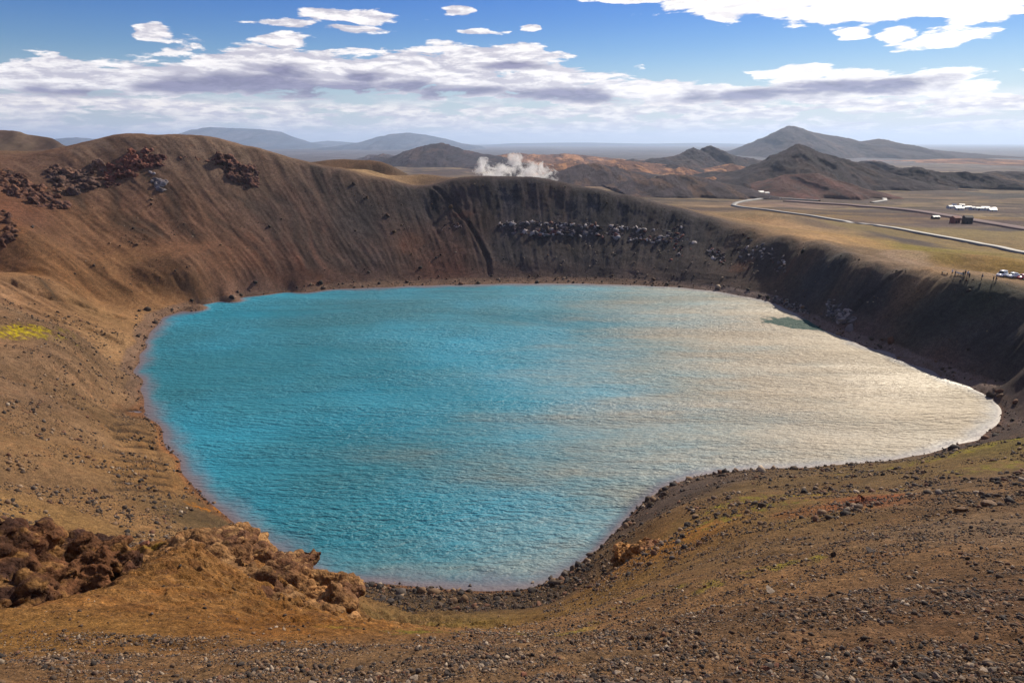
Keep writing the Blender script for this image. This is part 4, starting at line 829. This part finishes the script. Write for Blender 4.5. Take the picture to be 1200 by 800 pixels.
# ------------------------------------------------------------------ steam plumes
def plume(label, px0, px1, py0, py1, Y, dens, seed):
    a, b_ = P(px0, py1, Y), P(px1, py0, Y); W_ = b_[0] - a[0]; Hh = b_[2] - a[2]; D_ = min(W_, 60) * .8
    bpy.ops.mesh.primitive_ico_sphere_add(subdivisions=4, radius=1) if False else None
    bm = bmesh.new(); bmesh.ops.create_icosphere(bm, subdivisions=3, radius=1); me = bpy.data.meshes.new('steam_plume'); bm.to_mesh(me); bm.free()
    o = bpy.data.objects.new('steam_plume', me); col.objects.link(o); o.location = ((a[0] + b_[0]) / 2, Y, (a[2] + b_[2]) / 2); o.scale = (W_ / 2, D_ / 2, Hh / 2)
    m = bpy.data.materials.new('steam'); m.use_nodes = True; t = NT(m.node_tree); t.n.remove(t.n['Principled BSDF'])
    pv = t.node('ShaderNodeVolumePrincipled'); pv.inputs['Color'].default_value = (.98, .97, .96, 1); pv.inputs['Anisotropy'].default_value = .2
    tc = t.node('ShaderNodeTexCoord').outputs['Object']; ln = t.node('ShaderNodeVectorMath', operation='LENGTH', i_0=tc).outputs['Value']
    pos = t.node('ShaderNodeNewGeometry').outputs['Position']
    f = noise(t, t.node('ShaderNodeMapping', i_Vector=pos, i_Location=(seed * 13.0, 0, 0)).outputs[0], .075, 6, .68, .6)
    k = t.math('SUBTRACT', t.math('MULTIPLY_ADD', t.math('SUBTRACT', f, .5), 6.0, .55), ln)
    t.l.new(t.math('MULTIPLY', t.maprange(k, 0, .25), dens), pv.inputs['Density']); t.l.new(pv.outputs[0], t.n['Material Output'].inputs['Volume'])
    me.materials.append(m); m.cycles.volume_step_rate = 1.0
    return tag(o, label, 'steam', 'steam plumes rising beyond the rim')
plume('leftmost steam plume, narrow and upright, just behind the rim', 552, 580, 183, 216, 1100, .10, 1)
plume('low white steam puff between the upright plume and the broad cloud', 566, 606, 190, 220, 1100, .09, 2)
plume('broad low bank of steam, widest and rightmost of the plumes', 590, 658, 187, 225, 1150, .08, 3)
plume('thin torn wisp of steam standing above the broad bank', 588, 618, 174, 206, 1200, .06, 4)

# ------------------------------------------------------------------ haze
bm = bmesh.new(); bmesh.ops.create_cube(bm, size=2); me = bpy.data.meshes.new('haze'); bm.to_mesh(me); bm.free()
hz = bpy.data.objects.new('haze', me); col.objects.link(hz); hz.scale = (62000, 62000, 450); hz.location = (0, 0, 250)
m = bpy.data.materials.new('haze_air'); m.use_nodes = True; t = NT(m.node_tree); t.n.remove(t.n['Principled BSDF'])
pv = t.node('ShaderNodeVolumePrincipled'); pv.inputs['Color'].default_value = (.58, .74, 1.0, 1); pv.inputs['Density'].default_value = 4.5e-5; pv.inputs['Anisotropy'].default_value = .3
t.l.new(pv.outputs[0], t.n['Material Output'].inputs['Volume']); me.materials.append(m)
tag(hz, 'thin blue air haze over the whole landscape, thickest towards the horizon', 'haze', kind='stuff')
# ------------------------------------------------------------------ things on the rim: cars, people, bench, barrier
def bm_obj(name, bm, m, parent=None, smooth=False):
    me = bpy.data.meshes.new(name); bm.normal_update(); bm.to_mesh(me); bm.free(); me.materials.append(m)
    if smooth: me.polygons.foreach_set('use_smooth', np.ones(len(me.polygons), bool))
    o = bpy.data.objects.new(name, me); col.objects.link(o); o.parent = parent; return o
def bbox(bm, c, s, rot=0):
    r = bmesh.ops.create_cube(bm, size=1)['verts']
    for v in r:
        v.co.x *= s[0]; v.co.y *= s[1]; v.co.z *= s[2]
        if rot: v.co.rotate(__import__('mathutils').Euler((0, rot, 0)))
        v.co += Vector(c)
    return r
def root(name, label, cat, loc, rz=0, group=None):
    o = bpy.data.objects.new(name, None); col.objects.link(o); o.location = loc; o.rotation_euler = (0, 0, rz); o.empty_display_size = .3
    return tag(o, label, cat, group)
def tree_copy(o, parent=None):
    c = o.copy(); col.objects.link(c); c.parent = parent
    for ch in list(o.children): tree_copy(ch, c)
    return c
M_glass = simple('dark_glass', (.02,.025,.03), .08); M_tyre = simple('tyre', (.02,.02,.02), .8); M_rim = simple('rim', (.4,.4,.42), .35, .8); M_lamp = simple('lamp_glass', (.75,.75,.72), .1)
def loft_profile(bm, prof, w0, w1, ytop):
    """side outline (x, z) given width that narrows above ytop"""
    L_ = []; 
    for sgn in (-1, 1):
        L_.append([bm.verts.new((x, sgn * (w0 if z < ytop else w1), z)) for x, z in prof])
    n_ = len(prof)
    for i in range(n_): bm.faces.new((L_[0][i], L_[0][(i + 1) % n_], L_[1][(i + 1) % n_], L_[1][i]))
    bm.faces.new(L_[0][::-1]); bm.faces.new(L_[1])
    bmesh.ops.recalc_face_normals(bm, faces=bm.faces)
def make_car(label, paint, loc, rz, suv):
    r = root('parked_car', label, 'car', loc, rz, None); h = 1.75 if suv else 1.45
    bm = bmesh.new(); lo = .28
    loft_profile(bm, [(-2.2,lo+.1),(-2.25,.75),(-2.1,.95),(-1.2 if not suv else -2.0,1.0),(1.0,.98),(1.95,.82),(2.2,.62),(2.2,lo+.05),(1.75,lo),(-1.8,lo)], .88, .80, .9)
    bmesh.ops.bevel(bm, geom=list(bm.edges), offset=.05, segments=2, affect='EDGES')
    bm_obj('body', bm, paint, r, True)
    bm = bmesh.new(); rear = -2.0 if suv else -1.45
    loft_profile(bm, [(rear,.98),(rear+.25,h-.06),(rear+.6,h),(.1,h),(.35,h-.05),(1.05,.98)], .80, .64, 1.05)
    bmesh.ops.bevel(bm, geom=list(bm.edges), offset=.04, segments=2, affect='EDGES'); bm_obj('cabin', bm, paint, r, True)
    bm = bmesh.new(); v = [bm.verts.new(q) for q in ((.46,-.60,h-.12),(.46,.60,h-.12),(1.0,.70,1.04),(1.0,-.70,1.04))]; 
    f_ = bm.faces.new(v); bmesh.ops.translate(bm, verts=v, vec=(.03, 0, .02)); g_ = bmesh.ops.extrude_face_region(bm, geom=[f_]); bmesh.ops.translate(bm, verts=[q for q in g_['geom'] if isinstance(q, bmesh.types.BMVert)], vec=(-.02, 0, -.02)); bm_obj('windscreen', bm, M_glass, r)
    for sy in (-1, 1):
        for x0, x1 in ((rear + .4, -.5), (-.4, .55)):
            bm = bmesh.new(); zt, zb_ = h - .16, 1.06
            v = [bm.verts.new(q) for q in ((x0, sy*.815, zb_), (x1 + (.22 if x1 > 0 else 0), sy*.815, zb_), (x1 - .05, sy*.685, zt), (x0 + .1, sy*.685, zt))]
            f_ = bm.faces.new(v); g_ = bmesh.ops.extrude_face_region(bm, geom=[f_]); bmesh.ops.translate(bm, verts=[q for q in g_['geom'] if isinstance(q, bmesh.types.BMVert)], vec=(0, sy*.015, .005)); bm_obj('side_window', bm, M_glass, r)
        bm = bmesh.new(); bbox(bm, (2.16, sy*.6, .72), (.12, .34, .14)); bm_obj('headlight', bm, M_lamp, r)
        bm = bmesh.new(); bbox(bm, (.95, sy*.93, 1.02), (.12, .16, .12)); bm_obj('wing_mirror', bm, paint, r)
        for x in (-1.35, 1.35):
            bm = bmesh.new(); bmesh.ops.create_cone(bm, cap_ends=True, segments=20, radius1=.34, radius2=.34, depth=.24)
            bmesh.ops.rotate(bm, verts=bm.verts, matrix=__import__('mathutils').Matrix.Rotation(R(90), 3, 'X')); bmesh.ops.translate(bm, verts=bm.verts, vec=(x, sy*.80, .34)); wh = bm_obj('wheel', bm, M_tyre, r)
            bm = bmesh.new(); bmesh.ops.create_cone(bm, cap_ends=True, segments=16, radius1=.2, radius2=.2, depth=.03)
            bmesh.ops.rotate(bm, verts=bm.verts, matrix=__import__('mathutils').Matrix.Rotation(R(90), 3, 'X')); bmesh.ops.translate(bm, verts=bm.verts, vec=(x, sy*.925, .34)); bm_obj('rim', bm, M_rim, wh)
    return r
def ground_at(px, py): return at(px, py)
WP = simple('white_paint', (.78,.79,.82), .3, coat=.6, var=.03); WP2 = simple('silver_white_paint', (.66,.70,.76), .3, coat=.6, var=.03); RP = simple('red_paint', (.42,.012,.035), .3, coat=.6, var=.05)
make_car('white off-roader, leftmost of the parked cars on the rim', WP, ground_at(1174, 323.5), R(215), True)
make_car('pale silver-white car parked between the white off-roader and the red car', WP2, ground_at(1186.5, 325), R(205), False)
make_car('red car parked at the right edge of the photo on the rim', RP, ground_at(1199, 326.5), R(200), False)

SK = simple('skin', (.45,.27,.19), .6)
def make_person(label, loc, rz, top, low, hairc, lean=0, h=1.72, step=.12, arm=.1, bag=None, pose='stand'):
    """one skinned skeleton: pelvis first"""
    k = h / 1.75; cr = pose == 'crouch'
    V = [(0,0,.95),(0,0,1.12),(lean*.3,0,1.32),(lean*.5,0,1.46),(lean*.55,0,1.54),(lean*.6+.02,0,1.64),(lean*.6+.02,0,1.74)]; Rr = [.15,.14,.16,.09,.055,.095,.075]
    E = [(i, i + 1) for i in range(6)]
    def ch(start, pts, rads):
        p = start
        for q, r_ in zip(pts, rads): V.append(q); Rr.append(r_); E.append((p, len(V) - 1)); p = len(V) - 1
    for s_ in (-1, 1):
        if cr: ch(0, [(.02, s_*.1, .9), (.30, s_*.14, .62), (-.02, s_*.13, .42), (.16, s_*.13, .38)], [.10, .075, .05, .04])
        else: ch(0, [(0, s_*.1, .88), (step*s_*.6 + .03, s_*.11, .50), (step*s_, s_*.11, .09), (step*s_+.16, s_*.12, .05)], [.10, .068, .045, .04])
        ch(3, [(lean*.48, s_*.19, 1.42), (lean*.4 - .02 + arm*(1 if s_ > 0 else -.3), s_*.25, 1.14), (lean*.5 + .1 + arm*1.4*(1 if s_ > 0 else .2), s_*.22, .92 + abs(arm)*.6), (lean*.5 + .14 + arm*1.6*(1 if s_ > 0 else .2), s_*.21, .84 + abs(arm)*.7)], [.062, .048, .036, .03])
    me = bpy.data.meshes.new('_p'); me.from_pydata([(a*k, b*k, (c - (.33 if cr else 0))*k) for a, b, c in V], E, []); o = bpy.data.objects.new('_p', me); col.objects.link(o)
    md = o.modifiers.new('s', 'SKIN'); o.modifiers.new('u', 'SUBSURF').levels = 1
    for i, sv in enumerate(me.skin_vertices[0].data): sv.radius = (Rr[i]*k, Rr[i]*k*(1.25 if i in (0,1,2) else 1)); sv.use_root = (i == 0)
    dg = bpy.context.evaluated_depsgraph_get(); m2 = bpy.data.meshes.new_from_object(o.evaluated_get(dg)); bpy.data.objects.remove(o)
    for mm in (top, low, SK, hairc): m2.materials.append(mm)
    zo = .33*k if cr else 0
    for pl in m2.polygons:
        c = pl.center; z_ = (c.z + zo) / k
        pl.material_index = 2 if z_ > 1.5 else (1 if z_ < .92 and abs(c.y) < .19*k else 0)
        if .8 < z_ < .9 and abs(c.y) > .17*k: pl.material_index = 2
        pl.use_smooth = True
    m2.name = 'person'; r = bpy.data.objects.new('person', m2); col.objects.link(r); r.location = loc; r.rotation_euler = (0, 0, rz); tag(r, label, 'person')
    bm = bmesh.new(); bmesh.ops.create_icosphere(bm, subdivisions=2, radius=.115*k); zt = (1.70)*k - zo
    for v in bm.verts: v.co = Vector((v.co.x + lean*.6*k - .01, v.co.y*.9, max(v.co.z, -.03) + zt))
    bm_obj('hair', bm, hairc, r, True)
    bm = bmesh.new(); bmesh.ops.create_icosphere(bm, subdivisions=1, radius=.018*k)
    for v in bm.verts: v.co += Vector((lean*.6*k + .125*k, 0, 1.645*k - zo))
    bm_obj('nose', bm, SK, r, True)
    if bag:
        bm = bmesh.new(); bbox(bm, ((-.2 + lean*.3)*k, 0, 1.22*k - zo), (.18, .3, .45)); bmesh.ops.bevel(bm, geom=list(bm.edges), offset=.05, segments=2, affect='EDGES'); bm_obj('backpack', bm, bag, r, True)
    return r
CN = simple('navy_cloth', (.02,.025,.05), .9); CB = simple('black_cloth', (.018,.018,.02), .9); CW = simple('white_cloth', (.6,.62,.68), .9); CBL = simple('blue_cloth', (.12,.22,.42), .9); CGY = simple('grey_cloth', (.12,.12,.13), .9); HB = simple('brown_hair', (.05,.03,.02), .8)
make_person('person in a white top and dark trousers at the left end of the white barrier', ground_at(1115.5, 322), R(200), CW, CB, HB, h=1.7)
make_person('person in dark clothes just in front of the left end of the white barrier', ground_at(1119, 323.8), R(150), CB, CN, HB)
make_person('person in black standing in front of the middle of the white barrier', ground_at(1128, 325.2), R(250), CB, CB, HB, h=1.66)
make_person('person in a black jacket behind the right end of the white barrier', ground_at(1130.5, 323.6), R(20), CB, CN, HB, h=1.8)
make_person('person in a pale blue jacket at the right end of the white barrier', ground_at(1133.5, 324.6), R(100), CBL, CGY, HB, h=1.75, bag=CW)
make_person('person in dark clothes bending forward right of the white barrier', ground_at(1135.5, 327), R(210), CB, CB, HB, lean=.35, h=1.7)
make_person('person standing alone between the barrier and the cars, dark clothes and white backpack', ground_at(1150, 329), R(170), CN, CN, HB, h=1.85, bag=CW)
make_person('person in black striding, left one of the pair nearest the cars', ground_at(1163.5, 331), R(190), CB, CB, HB, step=.2, h=1.7)
make_person('person crouching and leaning forward, right one of the pair nearest the cars', ground_at(1167.5, 330.5), R(170), CB, CGY, HB, lean=.45, pose='crouch')
# white barrier: posts and rail boards
WB_ = simple('weathered_white_board', (.72,.70,.66), .7); WD = simple('brown_wood', (.16,.11,.07), .8)
a, b_ = Vector(ground_at(1118.5, 322.6)), Vector(ground_at(1129.5, 324.2)); mid = (a + b_) / 2; L_ = (b_ - a).length; rz = math.atan2((b_ - a).y, (b_ - a).x)
r = root('barrier', 'low white board barrier on the rim with people standing round it', 'barrier', mid, rz)
bm = bmesh.new(); bbox(bm, (0, 0, .78), (L_, .06, .42)); bmesh.ops.bevel(bm, geom=list(bm.edges), offset=.015, segments=1, affect='EDGES'); bm_obj('board', bm, WB_, r)
for x_ in (-.45, -.15, .15, .45): bm = bmesh.new(); bbox(bm, (L_ * x_, .09, .35), (.1, .1, 1.1)); bm_obj('post', bm, WD, r)
a, b_ = Vector(ground_at(1103.5, 320.6)), Vector(ground_at(1110.5, 321.6)); mid = (a + b_) / 2; L_ = (b_ - a).length; rz = math.atan2((b_ - a).y, (b_ - a).x)
r = root('bench', 'brown wooden bench on the rim left of the white barrier', 'bench', mid, rz)
bm = bmesh.new(); bbox(bm, (0, 0, .45), (L_, .4, .07)); bm_obj('seat', bm, WD, r)
for x_ in (-.42, .42): bm = bmesh.new(); bbox(bm, (L_ * x_, 0, .16), (.12, .36, .5)); bm_obj('leg', bm, WD, r)
p_ = ground_at(1180, 333); stone('boulder', 'pale', 1, p_, .5, 'white low stone on the path below the parked cars', 'boulder', sq=(.95, .5, .4))
p_ = ground_at(1165.5, 322.5); stone('boulder', 'pale', 2, p_, .4, 'white stone at the left of the parked white off-roader', 'boulder', sq=(.8, .4, .3))

# ------------------------------------------------------------------ huts on the plain
def make_hut(name, label, loc, rz, L_, W_, Hh, wallm, roofm, group=None, door=True, cat='hut'):
    r = root(name, label, cat, loc, rz, group); bm = bmesh.new(); bbox(bm, (0, 0, Hh/2 - .4), (L_, W_, Hh + .8)); bm_obj('wall', bm, wallm, r)
    bm = bmesh.new(); rh = W_ * .28; e_ = .25
    pr = [(-W_/2 - e_, Hh - .05), (0, Hh + rh), (W_/2 + e_, Hh - .05), (W_/2 + e_, Hh + .1), (0, Hh + rh + .16), (-W_/2 - e_, Hh + .1)]
    A_ = [bm.verts.new((-L_/2 - e_, y_, z_)) for y_, z_ in pr]; B_ = [bm.verts.new((L_/2 + e_, y_, z_)) for y_, z_ in pr]
    for i in range(6): bm.faces.new((A_[i], A_[(i+1) % 6], B_[(i+1) % 6], B_[i]))
    bm.faces.new((A_[0], A_[1], A_[4], A_[5])); bm.faces.new((A_[1], A_[2], A_[3], A_[4])); bm.faces.new((B_[0], B_[5], B_[4], B_[1])); bm.faces.new((B_[1], B_[4], B_[3], B_[2]))
    bmesh.ops.recalc_face_normals(bm, faces=bm.faces); bm_obj('roof', bm, roofm, r)
    for sx_ in (-1, 1):
        bm = bmesh.new(); pts_ = [(sx_ * L_/2 * .995, -W_/2, Hh - .06), (sx_ * L_/2 * .995, W_/2, Hh - .06), (sx_ * L_/2 * .995, 0, Hh + rh - .03)]; f_ = bm.faces.new([bm.verts.new(q) for q in pts_])
        g_ = bmesh.ops.extrude_face_region(bm, geom=[f_]); bmesh.ops.translate(bm, verts=[q for q in g_['geom'] if isinstance(q, bmesh.types.BMVert)], vec=(-sx_ * .1, 0, 0)); bm_obj('gable', bm, wallm, r)
    if door:
        bm = bmesh.new(); bbox(bm, (-L_ * .2, -W_/2 - .03, 1.0), (.9, .06, 2.0)); bm_obj('door', bm, M_glass, r)
        bm = bmesh.new(); bbox(bm, (L_ * .2, -W_/2 - .03, 1.5), (1.1, .06, .8)); bm_obj('window', bm, M_glass, r)
    return r
def far_at(px, py):
    q = march(px, py); return (float(q[0]), float(q[1]), float(max(H(*q)[0], base(np.array([q[0]]), np.array([q[1]]))[0])))
MW = simple('white_sheet', (.40,.42,.46), .5, var=.05); MRd = simple('red_board', (.20,.045,.035), .8); MDk = simple('dark_board', (.035,.025,.03), .8); MGr = simple('grey_roof', (.3,.3,.32), .6)
lay = [(1113,244.2),(1118,242.3),(1122,244),(1127,241.5),(1130,244.6),(1135,244),(1139,246),(1144,245.6),(1149,246.6),(1154,245.6),(1158,247),(1162,245.8),(1163,247.6),(1124,246)]
h0 = None
for i, q in enumerate(lay):
    loc = far_at(*q)
    if h0 is None: h0 = o = make_hut('hut', 'small white hut in the huddle of white huts on the far plain', loc, .2, 5.4, 3.4, 1.9, MW, MW, 'white huts huddled on the plain')
    else: o = tree_copy(h0); o.location = loc
    o.rotation_euler.z = random.uniform(-.6, .6); k_ = random.uniform(.75, 1.25); o.scale = (k_, k_, random.uniform(.7, 1.1))
make_hut('hut', 'rust-red shed on the dark dirt beside a darker shed', far_at(1118.5, 261.5), .3, 5.5, 4.5, 4.0, MRd, MRd, cat='shed')
make_hut('hut', 'blackish shed right of the rust-red shed on the dark dirt', far_at(1133, 262), -.1, 5.5, 5, 4.6, MDk, MDk, cat='shed')
make_hut('hut', 'low pale-roofed shed left of the rust-red shed', far_at(1096, 256.5), .1, 5.5, 3.5, 1.6, MDk, MW, cat='shed')
for px, py, s_, lb in ((884.5, 229, .9, 'white house left of its row at the bend of the pale road'), (891, 228.6, 1.2, 'larger white house in the middle of the row at the bend of the pale road'), (898, 229, 1.0, 'white house with grey roof at the right end of the row by the road bend')):
    make_hut('house', lb, far_at(px, py), .15, 6 * s_, 5 * s_, 3.0 * s_, MW, MGr if s_ == 1.0 else MW, cat='house')
bm_ = None
for i, (px, py) in enumerate(((902, 233.6), (914, 234.2))):
    q = far_at(px, py); r = root('sign_post', ['short white sign post beside the road bend, nearer the houses', 'short white sign post beside the road bend, farther right from the houses'][i], 'sign', q)
    bm = bmesh.new(); bbox(bm, (0, 0, .9), (.15, .15, 2.4)); bm_obj('post', bm, MGr, r); bm = bmesh.new(); bbox(bm, (0, -.1, 1.9), (1.4, .06, .9)); bm_obj('panel', bm, MW, r)
scene.view_settings.view_transform = 'Standard'; scene.view_settings.look = 'None'; scene.view_settings.gamma = 1; scene.view_settings.exposure = 0.36
scene.cycles.volume_bounces = 3; scene.cycles.max_bounces = 5
